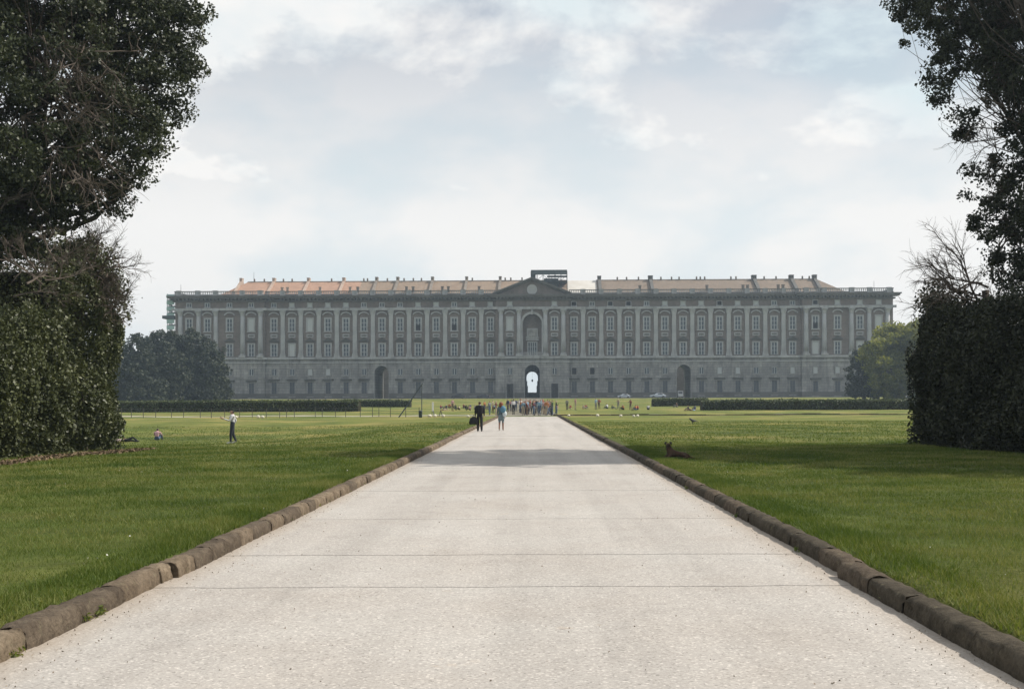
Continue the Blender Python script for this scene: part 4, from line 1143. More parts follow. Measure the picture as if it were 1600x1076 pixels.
# ---- far trees in front of the palace ends
def far_tree(name, label, px, base_y, d, blobs, m, group=None, per=0.34, n=70, sp=1.25, ln=0.6, wd=0.42):
    x = (px - VX) / F * d
    z = GZ(x, d)
    bl_ = [(tuple(P(bx, by, d + dd)), (r * d / F, r * d / F, r * d / F * zz)) for bx, by, r, zz, dd in blobs]
    top = Vector((x, d, z + 7))
    return big_tree(name, label, (x, d, z), top, bl_, per, n, sp, ln, wd, m, group, trunk_r=0.4, limb_r=0.2, shell=0.85, sub=0.1)
far_tree('evergreen_tree', 'tall rounded dark evergreen against the left end of the palace', 305, 627, 318, [(300, 552, 34, 1.1, 0), (322, 585, 34, 1.1, -3), (285, 590, 34, 1.1, -3), (310, 610, 32, 0.7, -4), (270, 545, 22, 1.1, 3), (330, 552, 18, 1, 2)], M_far, 'evergreens before the left end of the palace')
far_tree('evergreen_tree', 'narrower dark evergreen beside the ivy hedge at the far left', 215, 627, 300, [(212, 548, 22, 1.3, 0), (222, 585, 26, 1.3, 0), (203, 600, 28, 1.2, -3), (232, 610, 26, 0.9, -3)], M_far, 'evergreens before the left end of the palace')
far_tree('evergreen_tree', 'broad dark evergreen between two others left of the palace', 252, 627, 310, [(250, 545, 26, 1.2, 0), (262, 580, 30, 1.2, -3), (243, 598, 28, 1.2, -4), (258, 614, 26, 0.8, -3), (236, 552, 16, 1.2, 3)], M_far, 'evergreens before the left end of the palace')
far_tree('evergreen_tree', 'low dark evergreen hiding the palace foot at the left', 338, 627, 325, [(340, 588, 18, 1.3, 0), (345, 612, 16, 0.9, -2), (332, 606, 20, 1.0, -3)], M_far, 'evergreens before the left end of the palace')
far_tree('leafy_tree', 'leafy tree with bright sunlit top before the right end of the palace', 1398, 625, 290, [(1398, 532, 26, 0.9, 0), (1375, 555, 28, 0.9, -2), (1415, 560, 34, 1.1, 2), (1392, 590, 38, 0.9, -3), (1425, 600, 34, 0.9, 0), (1418, 525, 20, 0.8, 2), (1378, 527, 12, 0.8, 0)], M_fresh, 'trees before the right end of the palace')
far_tree('evergreen_tree', 'dark green tree at the left flank of the bright leafy tree', 1350, 625, 296, [(1352, 562, 17, 1.2, 0), (1344, 590, 18, 1.3, -2), (1358, 605, 22, 0.9, -3), (1340, 612, 12, 0.9, 0), (1362, 548, 12, 0.9, 1)], M_far, 'trees before the right end of the palace')
far_tree('leafy_tree', 'big leafy tree half hidden by the dark ivy hedge at the right', 1462, 625, 285, [(1455, 535, 32, 1, 0), (1475, 575, 44, 1.0, 0), (1446, 590, 36, 1.1, -2), (1490, 530, 30, 0.9, 2)], M_fresh, 'trees before the right end of the palace')
far_tree('evergreen_tree', 'dark evergreen mostly behind the left ivy hedge', 165, 627, 305, [(165, 545, 28, 1.2, 0), (172, 590, 32, 1.2, 0), (150, 600, 30, 1.2, -3)], M_far, 'evergreens before the left end of the palace', per=0.2)

# ---- clipped low hedges across the lawn
def low_hedge(label, x0, x1, y, h, t, m=None):
    cx = (x0 + x1) / 2
    root = tag(empty('low_hedge', (cx, y, GZ(cx, y))), label, 'hedge', 'clipped low hedges across the far lawn')
    O = np.array(root.location)
    ln = x1 - x0
    k = int(ln * (h + t) * 70)
    u = rng.uniform(x0, x1, k)
    fr = rng.random(k) < h / (h + t * 0.8)
    yy = np.where(fr, y + np.where(rng.random(k) < 0.8, 0, t), y + rng.random(k) * t)
    zz = np.where(fr, rng.random(k) * h, h + 0.10 * lumpy(np.stack([u, yy, yy * 0], -1), 0.7))
    p = np.stack([u, yy, zz], -1) + rng.normal(0, 0.07, (k, 3))
    p[:, 2] = np.maximum(p[:, 2], 0.05) + ground_z(p[:, 0], p[:, 1])
    put('leaves', np_mesh('leaves', leaf_quads(p - O, 0.24, 0.17), 4, m or M_hedge), root)
    c = MB()
    n = max(2, int(ln / 3))
    for i in range(n):
        a, b = x0 + ln * i / n, x0 + ln * (i + 1) / n
        g = GZ((a + b) / 2, y) - O[2]
        c.box(a - O[0] + 0.001, b - O[0] - 0.001, 0.1, t - 0.1, g - 0.1, g + h - 0.12)
    c.put('light_block_core', M_core, root)  # solid core added inside the leaves
low_hedge('long clipped low hedge behind the wire fence, on the left lawn', -66, -24.8, 165, 1.5, 3.0)
low_hedge('short clipped hedge right behind the leaning prop, on the left lawn', -31, -21.5, 205, 1.15, 2.2)
low_hedge('long clipped low hedge, on the right lawn up to the dark ivy hedge', 24.6, 66, 165, 1.35, 3.0)
low_hedge('short clipped hedge further back, on the right lawn before the arch', 21.6, 31.5, 205, 1.25, 2.2)
# ------------------------------------------------------------------ grass blades on the nearer lawn
M_grass = leaf_mat('grass_blade', (0.058, 0.098, 0.018), (0.108, 0.148, 0.031), (0.225, 0.228, 0.078), 0.34, 0.6, 0.2, patch=0.45, pk=2.0)
def blades(n, xa, xb, ya, yb, ln, wd, clump=0.0):
    x = rng.uniform(xa, xb, n); y = rng.uniform(ya, yb, n)
    keep = (np.abs(x - CX) > 3.49) & (np.abs(x) < y * 0.55 + 1.5)
    keep &= rng.random(n) < np.clip(0.75 + 0.55 * lumpy(np.stack([x, y, x * 0], -1), 1.7), 0.25, 1)
    x, y = x[keep], y[keep]
    n = len(x)
    z = ground_z(x, y)
    hs = (0.75 + 0.35 * lumpy(np.stack([x, y * 0.7, x * 0 + 3], -1), 0.8) + 0.25 * lumpy(np.stack([x, y, x * 0 + 9], -1), 3.0)).clip(0.35, 1.7)
    l = ln * rng.uniform(0.5, 1.3, n) * hs
    a = rng.uniform(0, 6.283, n); t = rng.normal(0, 0.55, n); t2 = rng.normal(0, 0.55, n)
    w = wd * rng.uniform(0.6, 1.3, n)
    b0 = np.stack([x - np.cos(a) * w, y - np.sin(a) * w, z - 0.01], -1)
    b1 = np.stack([x + np.cos(a) * w, y + np.sin(a) * w, z - 0.01], -1)
    tp_ = np.stack([x + t * l, y + t2 * l, z + l], -1)
    return np.stack([b0, b1, tp_], 1).reshape(-1, 3)
V = []
for sg in (-1, 1):
    for (n, a, b, ya, yb, ln, wd) in ((95000, 3.5, 10.5, 5.5, 15, 0.07, 0.0040), (110000, 3.5, 15, 15, 26, 0.065, 0.007), (90000, 3.5, 15.5, 26, 45, 0.07, 0.013)):
        V.append(blades(n, *sorted((sg * a, sg * b)), ya, yb, ln, wd))
V.append(blades(60000, -34, -3.5, 45, 90, 0.075, 0.026)); V.append(blades(60000, 3.5, 34, 45, 90, 0.075, 0.026))
# longer fringe along the kerbs
for sg in (-1, 1):
    V.append(blades(45000, *sorted((sg * 3.49 + CX, sg * 4.05 + CX)), 5, 40, 0.085, 0.006))
tag(put('grass', np_mesh('grass', np.concatenate(V), 3, M_grass)), 'short green grass growing over the lawn', 'grass', kind='stuff')
# fallen brown leaves under the left hedge, daisies in the grass
n = 1800
x = -14.3 - np.abs(rng.normal(0, 0.25, n)) + rng.uniform(0, 0.8, n); y = rng.uniform(26, 42, n)
c = np.stack([x, y, ground_z(x, y) + 0.045], -1)
tag(put('fallen_leaves', np_mesh('fallen_leaves', leaf_quads(c, 0.10, 0.07), 4, mat('dry_leaf', (0.16, 0.115, 0.07), 0.9))), 'dry brown leaves fallen at the foot of the left hedge', kind='stuff')
n = 380
x = np.where(rng.random(n) < 0.5, rng.uniform(-13, -3.7, n), rng.uniform(3.8, 13, n)); y = 7 + 26 * rng.random(n)
k = rng.random(n) < np.clip(0.35 + 0.8 * lumpy(np.stack([x, y, x * 0], -1), 0.6), 0.03, 1)
x, y = x[k], y[k]
c = np.stack([x, y, ground_z(x, y) + 0.062], -1)
tag(put('daisies', np_mesh('daisies', leaf_quads(c, 0.018, 0.018), 4, mat('white_petal', (0.48, 0.48, 0.42), 0.8))), 'tiny white daisies scattered over the lawn', kind='stuff')
n = 2000
x = np.where(rng.random(n) < 0.72, CX + rng.choice([-1, 1], n) * (3.2 - np.abs(rng.normal(0, 0.22, n))), rng.uniform(CX - 3.1, CX + 3.1, n)); y = 6.5 + 38 * rng.random(n) ** 1.4
c = np.stack([x, y, x * 0 + 0.008], -1)
tag(put('grit', np_mesh('grit', leaf_quads(c, 0.015, 0.011), 4, mat('loose_grit', (0.20, 0.16, 0.115), 0.95, (0.40, 0.36, 0.31), 8, coord='Object'))), 'loose grit and crumbs of leaf lying along the edges of the path', kind='stuff')
# small weeds in the foot of the kerbs
n = 26
wv = []
for k in range(n):
    y = rng.uniform(7, 24); x = CX + (-3.225 if rng.random() < 0.8 else 3.22)
    cc = np.array([x, y, 0.02]) + rng.normal(0, 0.03, (26, 3)) * np.array([0.6, 1.2, 0.5])
    cc[:, 2] = np.abs(cc[:, 2]) + 0.008
    wv.append(leaf_quads(cc, 0.045, 0.014))
tag(put('weeds', np_mesh('weeds', np.concatenate(wv), 4, M_grass)), 'small weeds sprouting where the path meets the kerb', kind='stuff')

# ------------------------------------------------------------------ people
def flat(name, col, rough=0.8): return mat(name, col, rough, tuple(c * 0.78 for c in col), 14)
M_skin = mat('skin', (0.40, 0.25, 0.18), 0.6)
M_shoe = mat('dark_shoe', (0.03, 0.028, 0.026), 0.6)
M_hair = {'dark': mat('dark_hair', (0.022, 0.016, 0.012), 0.6), 'brown': mat('brown_hair', (0.07, 0.04, 0.022), 0.6), 'red': mat('red_brown_hair', (0.17, 0.055, 0.025), 0.6), 'fair': mat('fair_hair', (0.30, 0.21, 0.11), 0.6), 'grey': mat('grey_hair', (0.30, 0.29, 0.28), 0.6)}
SK, TOP, LEG, SHOE, HAIR = 0, 1, 2, 3, 4

def skin_body(name, J, edges, sub=1):
    """continuous body from joints J {name: ((x,y,z), r)} and edges [(a, b, material)]; each face takes the material of its nearest bone"""
    ks = list(J)
    me = bpy.data.meshes.new('tmp')
    me.from_pydata([J[k][0] for k in ks], [(ks.index(a), ks.index(b)) for a, b, m in edges], [])
    o = bpy.data.objects.new('tmp', me); COL.objects.link(o)
    mod = o.modifiers.new('s', 'SKIN'); mod.use_smooth_shade = True
    ly = me.skin_vertices[0].data
    for i, k in enumerate(ks):
        r = J[k][1]
        ly[i].radius = r if hasattr(r, '__len__') else (r, r)
        ly[i].use_root = (i == 0)
    if sub:
        sb = o.modifiers.new('u', 'SUBSURF'); sb.levels = sub; sb.render_levels = sub
    dg = bpy.context.evaluated_depsgraph_get()
    out = bpy.data.meshes.new_from_object(o.evaluated_get(dg))
    bpy.data.objects.remove(o); bpy.data.meshes.remove(me)
    out.name = name
    nf = len(out.polygons)
    c = np.zeros(nf * 3); out.polygons.foreach_get('center', c); c = c.reshape(-1, 3)
    best = np.full(nf, 1e9); mi = np.zeros(nf, np.int32)
    for a, b, m in edges:
        p, q = np.array(J[a][0]), np.array(J[b][0])
        ra = np.mean(J[a][1]); rb = np.mean(J[b][1])
        d = q - p
        t = np.clip(((c - p) @ d) / (d @ d + 1e-9), 0, 1)
        dist = np.linalg.norm(c - p - t[:, None] * d, axis=1) - (ra + (rb - ra) * t)
        s = dist < best
        best[s] = dist[s]; mi[s] = m
    # hair covers the top and back of the head
    hx, hr = np.array(J['head'][0]), J['head'][1]
    hr = np.mean(hr)
    fwd = np.array(J['_fwd'][0]) - hx if '_fwd' in J else np.array([0, -1, 0])
    hd = np.linalg.norm(c - hx, axis=1) < hr * 2.0
    up = (c - hx)[:, 2]; fr = (c - hx) @ (fwd / (np.linalg.norm(fwd) + 1e-9))
    hm = hd & (mi == SK) & ((up > hr * 0.55) | (fr < -hr * 0.05)) & (up > -hr * 0.7)
    mi[hm] = HAIR
    out.polygons.foreach_set('material_index', mi)
    out.polygons.foreach_set('use_smooth', [True] * nf)
    return out

E_STAND = [('pelvis', 'waist', LEG), ('waist', 'chest', TOP), ('chest', 'neck', TOP), ('neck', 'head', SK), ('head', 'crown', SK)]
for s_ in 'LR':
    E_STAND += [('chest', 'sh' + s_, TOP), ('sh' + s_, 'el' + s_, TOP), ('el' + s_, 'wr' + s_, TOP), ('wr' + s_, 'ha' + s_, SK), ('pelvis', 'hi' + s_, LEG), ('hi' + s_, 'kn' + s_, LEG), ('kn' + s_, 'an' + s_, LEG), ('an' + s_, 'to' + s_, SHOE)]
def stand(step=0.0, armL=(0.0, 0.0), armR=(0.0, 0.0), female=False, lean=0.0):
    """1.70 m figure facing -y. step: stride; arm = (elbow bend forward, raise)"""
    J = {'pelvis': ((0, 0, 0.93), (0.135, 0.10)), 'waist': ((0, 0.01, 1.10), (0.118 if female else 0.13, 0.09)), 'chest': ((0, lean, 1.32), (0.145 if female else 0.165, 0.105)),
         'neck': ((0, lean, 1.47), 0.052), 'head': ((0, lean - 0.015, 1.575), (0.082, 0.095)), 'crown': ((0, lean - 0.005, 1.655), (0.062, 0.07))}
    for s_, sg, (bend, rais) in (('L', 1, armL), ('R', -1, armR)):
        w = 0.165 if female else 0.19
        sh = np.array([sg * w, lean, 1.40])
        a = rais
        el = sh + np.array([sg * 0.06, -math.sin(a) * 0.28, -math.cos(a) * 0.28])
        b = a + bend
        wr = el + np.array([-sg * 0.01, -math.sin(b) * 0.25, -math.cos(b) * 0.25])
        ha = wr + np.array([0, -math.sin(b + 0.1) * 0.09, -math.cos(b + 0.1) * 0.09])
        J['sh' + s_] = (tuple(sh), 0.062); J['el' + s_] = (tuple(el), 0.046); J['wr' + s_] = (tuple(wr), 0.033); J['ha' + s_] = (tuple(ha), (0.04, 0.026))
        st_ = step * sg
        J['hi' + s_] = ((sg * 0.085, 0, 0.88), 0.095)
        J['kn' + s_] = ((sg * 0.095, -st_ * 0.5 - 0.02, 0.49), 0.064)
        J['an' + s_] = ((sg * 0.095, -st_ + 0.02 + (0.04 if st_ < 0 else 0), 0.085 + (0.03 if st_ < 0 else 0)), 0.045)
        J['to' + s_] = ((sg * 0.105, -st_ - 0.15, 0.036), (0.042, 0.034))
    return J
def seat_pose(hug=True):
    """figure sitting on the ground with drawn-up knees, facing -y"""
    J = {'pelvis': ((0, 0.0, 0.11), (0.15, 0.115)), 'waist': ((0, 0.0, 0.28), (0.125, 0.095)), 'chest': ((0, -0.06, 0.48), (0.155, 0.105)), 'neck': ((0, -0.10, 0.61), 0.052),
         'head': ((0, -0.135, 0.71), (0.082, 0.095)), 'crown': ((0, -0.125, 0.785), (0.062, 0.07))}
    for s_, sg in (('L', 1), ('R', -1)):
        J['sh' + s_] = ((sg * 0.18, -0.06, 0.55), 0.06); J['el' + s_] = ((sg * 0.24, -0.22, 0.36), 0.045)
        J['wr' + s_] = ((sg * 0.16, -0.42, 0.36), 0.033); J['ha' + s_] = ((sg * 0.10, -0.48, 0.37), (0.038, 0.026))
        J['hi' + s_] = ((sg * 0.10, -0.02, 0.12), 0.10); J['kn' + s_] = ((sg * 0.16, -0.40, 0.42), 0.066); J['an' + s_] = ((sg * 0.13, -0.62, 0.075), 0.045); J['to' + s_] = ((sg * 0.14, -0.77, 0.036), (0.042, 0.034))
    return J
def lie_pose():
    J = {'pelvis': ((0, 0, 0.12), (0.14, 0.10)), 'waist': ((0, 0.17, 0.12), (0.125, 0.09)), 'chest': ((0, 0.39, 0.13), (0.16, 0.10)), 'neck': ((0, 0.54, 0.13), 0.052), 'head': ((0, 0.65, 0.12), (0.085, 0.095)), 'crown': ((0, 0.73, 0.12), (0.062, 0.07))}
    for s_, sg in (('L', 1), ('R', -1)):
        J['sh' + s_] = ((sg * 0.19, 0.46, 0.12), 0.06); J['el' + s_] = ((sg * 0.34, 0.28, 0.06), 0.045); J['wr' + s_] = ((sg * 0.22, 0.10, 0.14), 0.033); J['ha' + s_] = ((sg * 0.13, 0.06, 0.20), (0.038, 0.026))
        J['hi' + s_] = ((sg * 0.09, -0.05, 0.12), 0.095); J['kn' + s_] = ((sg * 0.11, -0.42, 0.30 if sg > 0 else 0.12), 0.064); J['an' + s_] = ((sg * 0.11, -0.72 if sg > 0 else -0.85, 0.06), 0.045); J['to' + s_] = ((sg * 0.12, -0.84 if sg > 0 else -0.93, 0.09), (0.04, 0.034))
    return J
def with_hands_and_face(me, J, mats_n=5):
    """five bent fingers on each hand, nose and ears, welded into the body's own mesh"""
    mb = MB()
    for s_, sg in (('L', 1), ('R', -1)):
        w_, h_ = Vector(J['wr' + s_][0]), Vector(J['ha' + s_][0])
        d = (h_ - w_).normalized()
        side = Vector((sg, 0, 0)); side = (side - d * side.dot(d)).normalized()
        nrm = d.cross(side) * sg
        acr = nrm
        for k, l_ in enumerate((0.066, 0.075, 0.071, 0.056)):
            o_ = h_ + acr * (k - 1.5) * 0.019
            mb.tube([o_, o_ + d * (0.02 + l_ * 0.4), o_ + d * (0.02 + l_ * 0.7) - side * 0.02, o_ + d * (0.02 + l_ * 0.85) - side * 0.04], [0.0095, 0.009, 0.0085, 0.006], 5)
        o_ = w_.lerp(h_, 0.45) - acr * 0.022
        mb.tube([o_, o_ - acr * 0.028 + d * 0.02 - side * 0.012, o_ - acr * 0.03 + d * 0.055 - side * 0.03], [0.012, 0.011, 0.008], 5)
    hd = Vector(J['head'][0])
    f = (Vector(J['_fwd'][0]) - hd).normalized() if '_fwd' in J else Vector((0, -1, 0))
    rt = f.cross(Vector((0, 0, 1))).normalized()
    mb.tube([hd + f * 0.085 + Vector((0, 0, 0.02)), hd + f * 0.112 - Vector((0, 0, 0.018)), hd + f * 0.09 - Vector((0, 0, 0.03))], [0.008, 0.014, 0.01], 5)
    for q in (-1, 1):
        mb.ball(hd + rt * q * 0.084 - Vector((0, 0, 0.005)), (0.012, 0.02, 0.032), 0, 6, 4)
        mb.ball(hd + rt * q * 0.032 + f * 0.086 + Vector((0, 0, 0.024)), 0.011, 3, 6, 4)
    mb.tube([hd + rt * -0.022 + f * 0.088 - Vector((0, 0, 0.055)), hd + f * 0.094 - Vector((0, 0, 0.055)), hd + rt * 0.022 + f * 0.088 - Vector((0, 0, 0.055))], 0.006, 4)
    import bmesh
    bm = bmesh.new(); bm.from_mesh(me)
    t = mb.mesh('tmp', [M_skin] * 5, True)
    bm.from_mesh(t); bm.to_mesh(me); bm.free()
    bpy.data.meshes.remove(t)
    return me
def person(mesh, label, loc, rz, top, leg, hair, shoe=M_shoe, skin=M_skin, group=None, scale=1.0, cat='person'):
    o = put('person', mesh, None, loc, rz)
    o.scale = (scale,) * 3
    for i, m in enumerate((skin, top, leg, shoe, hair)):
        if len(mesh.materials) <= i: mesh.materials.append(m)
        o.material_slots[i].link = 'OBJECT'
        o.material_slots[i].material = m
    return tag(o, label, cat, group)

# two walkers on the path, seen from behind (rz = 180 deg)
J = stand(0.10, (0.25, 0.02), (0.2, -0.05))
for s_ in 'LR':
    J['kn' + s_] = (J['kn' + s_][0], 0.082); J['an' + s_] = (J['an' + s_][0], 0.066)
ME_man = with_hands_and_face(skin_body('person', J, E_STAND, 2), J)
q = P(749.5, 674, 65); gz = 0.0
M_blacksuit = mat('black_suit_cloth', (0.012, 0.012, 0.014), 0.8)
man = person(ME_man, 'person in a black suit walking away up the path with a black bag', (q.x, 65, 0.005), R(184), M_blacksuit, M_blacksuit, M_hair['brown'], scale=1.03)
jk = MB()
for k in range(16):
    a0, a1 = 2 * math.pi * k / 16, 2 * math.pi * (k + 1) / 16
    prof = [(0.10, 0.09, 1.455), (0.205, 0.135, 1.38), (0.222, 0.145, 1.28), (0.21, 0.145, 1.12), (0.215, 0.155, 0.98), (0.225, 0.17, 0.80)]
    vs = [(rx * math.cos(a), ry * math.sin(a), z) for rx, ry, z in prof for a in (a0, a1)]
    jk.add(vs, [(2 * i, 2 * i + 1, 2 * i + 3, 2 * i + 2) for i in range(4)])
jk.put('jacket', M_blacksuit, man, smooth=True)
cl = MB(); cl.lathe([(0.072, 1.44), (0.066, 1.485)], 10, 0, 0, 0.01); cl.put('collar', mat('pale_collar', (0.4, 0.4, 0.42), 0.8), man)
hb = Vector((q.x, 65, 0))
bag = MB()
prof = [(-0.24, 0.0), (-0.27, 0.12), (-0.22, 0.33), (-0.08, 0.44), (0.08, 0.44), (0.20, 0.33), (0.25, 0.1), (0.2, 0.0)]
vs = [(x, y, z) for y, sc_ in ((-0.09, 0.8), (-0.05, 1), (0.05, 1), (0.09, 0.8)) for x, z in [(px_ * sc_, 0.22 + (pz_ - 0.22) * sc_) for px_, pz_ in prof]]
bag.add(vs, [(r_ * 8 + i, r_ * 8 + (i + 1) % 8, (r_ + 1) * 8 + (i + 1) % 8, (r_ + 1) * 8 + i) for r_ in range(3) for i in range(8)] + [tuple(range(7, -1, -1)), tuple(range(24, 32))])
bg_ = bag.put('bag', mat('black_soft_bag', (0.012, 0.012, 0.013), 0.7), None, (q.x - 0.33, 64.95, 0.42), R(8), True)
tag(bg_, 'bulky black bag hanging from the left hand of the person in black', 'bag')
hd_ = MB(); hd_.tube([(-0.06, 0, 0.42), (-0.02, 0, 0.52), (0.1, 0, 0.52), (0.1, 0, 0.4)], 0.013, 5); hd_.put('handle', M_blacksuit, bg_)
J = stand(-0.16, (0.5, 0.1), (0.4, -0.1), female=True)
E_SK = [(a, b, (SK if (a.startswith('kn') and m == LEG) else m)) for a, b, m in E_STAND]
ME_wom = with_hands_and_face(skin_body('person', J, E_SK, 2), J)
q = P(783, 672, 67)
M_bjk = flat('blue_grey_denim_jacket', (0.085, 0.125, 0.165)); M_skirt = flat('pale_blue_skirt', (0.16, 0.21, 0.23)); M_leg = mat('tanned_skin', (0.24, 0.13, 0.09), 0.6)
wom = person(ME_wom, 'person with red-brown hair and blue jacket walking away beside the one in black', (q.x, 67, 0.005), R(176), M_bjk, M_skirt, M_hair['red'], shoe=mat('pale_shoe', (0.42, 0.38, 0.33), 0.7), skin=M_leg, scale=0.97)
h_ = MB(); h_.ball((0, 0.03, 1.60), (0.125, 0.125, 0.12), 0, 10, 7); h_.ball((0, 0.07, 1.49), (0.12, 0.09, 0.14), 0, 10, 6); h_.put('hair', M_hair['red'], wom, smooth=True)
sk = MB(); sk.lathe([(0.125, 1.08), (0.165, 0.95), (0.18, 0.78), (0.19, 0.60)], 14); sk.v = [(x, y * 0.85, z) for x, y, z in sk.v]; sk.put('skirt', M_skirt, wom, smooth=True)
jk = MB(); jk.lathe([(0.08, 1.46), (0.15, 1.40), (0.175, 1.28), (0.15, 1.1), (0.18, 0.95)], 14); jk.v = [(x, y * 0.75, z) for x, y, z in jk.v]; jk.put('jacket', M_bjk, wom, smooth=True)
b_ = MB(); b_.ball((0, 0, 0), (0.13, 0.10, 0.19), 0, 10, 7); 
wb = tag(b_.put('bag', mat('white_shoulder_bag', (0.55, 0.62, 0.66), 0.6), None, (q.x + 0.20, 66.88, 1.0), R(15), True), 'white shoulder bag on the right hip of the person with red-brown hair', 'bag')
s_ = MB(); s_.tube([(-0.06, 0.0, 0.16), (-0.10, -0.06, 0.34), (-0.12, -0.02, 0.46)], 0.014, 5); s_.put('strap', M_bjk, wb)
b_ = MB(); b_.ball((0, 0, 0), (0.17, 0.12, 0.21), 0, 10, 7)
tag(b_.put('backpack', flat('blue_backpack_cloth', (0.10, 0.23, 0.33)), None, (q.x + 0.12, 66.82, 1.25), R(10), True), 'blue backpack slung over the shoulder of the person with red-brown hair', 'bag')

# lawn on the left: one standing, one sitting, one lying
def lawn_at(px, py):                          # where a ray through a pixel meets the ground
    lo = 20.0
    for d in np.linspace(20, 250, 4600):
        p = P(px, py, d)
        if p.z <= GZ(p.x, d): return p
    return P(px, py, 200)
J = stand(0.09, (1.55, 0.45), (1.0, -0.55))
J['_fwd'] = ((0, lean_ := -0.2, 1.575 - 0.07), 0.01)
Jn = {k: v for k, v in J.items() if k != '_fwd'}
ME_boy = with_hands_and_face(skin_body('person', Jn, E_STAND, 2), Jn)
q = lawn_at(363, 691.5)
boy = person(ME_boy, 'person in white shirt and dark jeans standing on the left lawn, one arm raised', (q.x, q.y, q.z), R(-75), flat('white_shirt', (0.52, 0.53, 0.55)), flat('dark_jeans', (0.03, 0.036, 0.05)), M_hair['dark'], shoe=mat('white_trainer', (0.55, 0.55, 0.53), 0.7), scale=0.93)
boy.scale = (1.1, 1.12, 0.93)
ME_sit = with_hands_and_face(skin_body('person', seat_pose(), E_STAND, 2), seat_pose())
q = lawn_at(245, 686)
person(ME_sit, 'person in pink top and jeans sitting on the left lawn with back turned', (q.x, q.y, q.z), R(178), flat('pink_top', (0.50, 0.30, 0.33)), flat('blue_jeans', (0.07, 0.10, 0.17)), M_hair['dark'], scale=0.95)
ME_lie = with_hands_and_face(skin_body('person', lie_pose(), E_STAND, 2), lie_pose())
q = lawn_at(196, 688)
person(ME_lie, 'person in pale top lying on the grass beside the far end of the left hedge', (q.x, q.y, q.z - 0.02), R(80), flat('pale_pink_top', (0.58, 0.47, 0.44)), M_blacksuit, M_hair['dark'])

# the crowd at the end of the path and the people on the far grass
TOPS = {'red': (0.32, 0.05, 0.04), 'white': (0.58, 0.58, 0.58), 'black': (0.018, 0.018, 0.02), 'navy': (0.03, 0.045, 0.10), 'light blue': (0.22, 0.34, 0.45), 'orange': (0.42, 0.17, 0.06), 'pink': (0.48, 0.27, 0.28), 'grey': (0.20, 0.20, 0.21), 'brown': (0.12, 0.075, 0.05), 'beige': (0.40, 0.33, 0.24), 'green': (0.08, 0.13, 0.06), 'maroon': (0.13, 0.03, 0.03)}
LEGS = {'blue jeans': (0.08, 0.12, 0.19), 'black trousers': (0.018, 0.018, 0.02), 'dark jeans': (0.035, 0.04, 0.06), 'beige trousers': (0.36, 0.30, 0.22), 'grey trousers': (0.16, 0.16, 0.165), 'brown trousers': (0.11, 0.07, 0.045)}
MT = {k: flat(k.replace(' ', '_') + '_top', c) for k, c in TOPS.items()}
ML = {k: flat(k.replace(' ', '_'), c) for k, c in LEGS.items()}
ME_st = [skin_body('person', stand(0.0, (0.3, 0.05), (0.3, 0.0)), E_STAND, 1), skin_body('person', stand(0.12, (0.5, 0.2), (0.5, -0.2)), E_STAND, 1), skin_body('person', stand(0.03, (1.5, 0.2), (1.7, 0.3), True), E_STAND, 1),
         skin_body('person', stand(-0.1, (0.4, -0.1), (1.9, 0.2), True), E_STAND, 1), skin_body('person', stand(0.05, (1.2, 0.5), (0.2, 0.0)), E_STAND, 1)]
ME_se = skin_body('person', seat_pose(), E_STAND, 1)
ME_li = skin_body('person', lie_pose(), E_STAND, 1)
combos = [(t, l) for t in TOPS for l in LEGS]
random.shuffle(combos)
ci = 0
hk = list(M_hair)
# (photo column, distance): the denser knot stands across the end of the path
spots = []
for k in range(38):
    px = random.choice((784, 802, 812, 822, 830, 838, 848, 856, 868)) + random.gauss(0, 3.5)
    spots.append((px, random.uniform(131.5, 147)))
for k in range(22):
    spots.append((random.uniform(792, 868), random.uniform(148, 172)))
for (px, d) in spots:
    t, l = combos[ci]; ci += 1
    x = (px - VX) / F * d
    person(random.choice(ME_st), f'person in {t} top and {l} in the crowd at the path end', (x, d, GZ(x, d) + 0.045), R(random.uniform(0, 360)), MT[t], ML[l], M_hair[random.choice(hk)], group='crowd at the far end of the path', scale=random.choice((0.72, 0.95, 0.98, 1.0, 1.02, 1.06, 1.08)) * random.uniform(0.97, 1.02))
lspots = [(765, 138, 0), (775, 136, 0), (770, 150, 0), (757, 152, 0), (742, 175, 1), (735, 168, 1), (728, 180, 1), (718, 172, 1), (707, 165, 0), (712, 182, 1), (698, 178, 1), (688, 185, 1), (749, 186, 1), (762, 178, 1), (724, 190, 1), (772, 182, 1), (702, 190, 1), (735, 188, 1), (755, 168, 1), (694, 170, 2)]
rspots = [(886, 175, 0), (892, 178, 1), (899, 172, 0), (911, 178, 1), (915, 182, 1), (931, 172, 0), (936, 176, 0), (949, 180, 1), (956, 174, 1), (966, 178, 0), (974, 168, 1), (985, 170, 0), (994, 166, 1), (997, 168, 1), (1013, 172, 1), (1076, 160, 1), (1080, 158, 2), (1086, 160, 1), (1058, 190, 1)]
random.shuffle(combos)
word = {0: 'standing', 1: 'sitting', 2: 'lying'}
used = set()
for side, lst in (('left', lspots), ('right', rspots)):
    for (px, d, pose) in lst:
        t, l = combos[ci % len(combos)]; ci += 1
        x = (px - VX) / F * d
        me_ = random.choice(ME_st) if pose == 0 else (ME_se if pose == 1 else ME_li)
        person(me_, f'person in {t} top and {l} {word[pose]} on far grass, {side} of the crowd', (x, d, GZ(x, d)), R(random.uniform(0, 360)), MT[t], ML[l], M_hair[random.choice(hk)], group=f'people on the far grass {side} of the crowd', scale=random.uniform(0.9, 1.05))

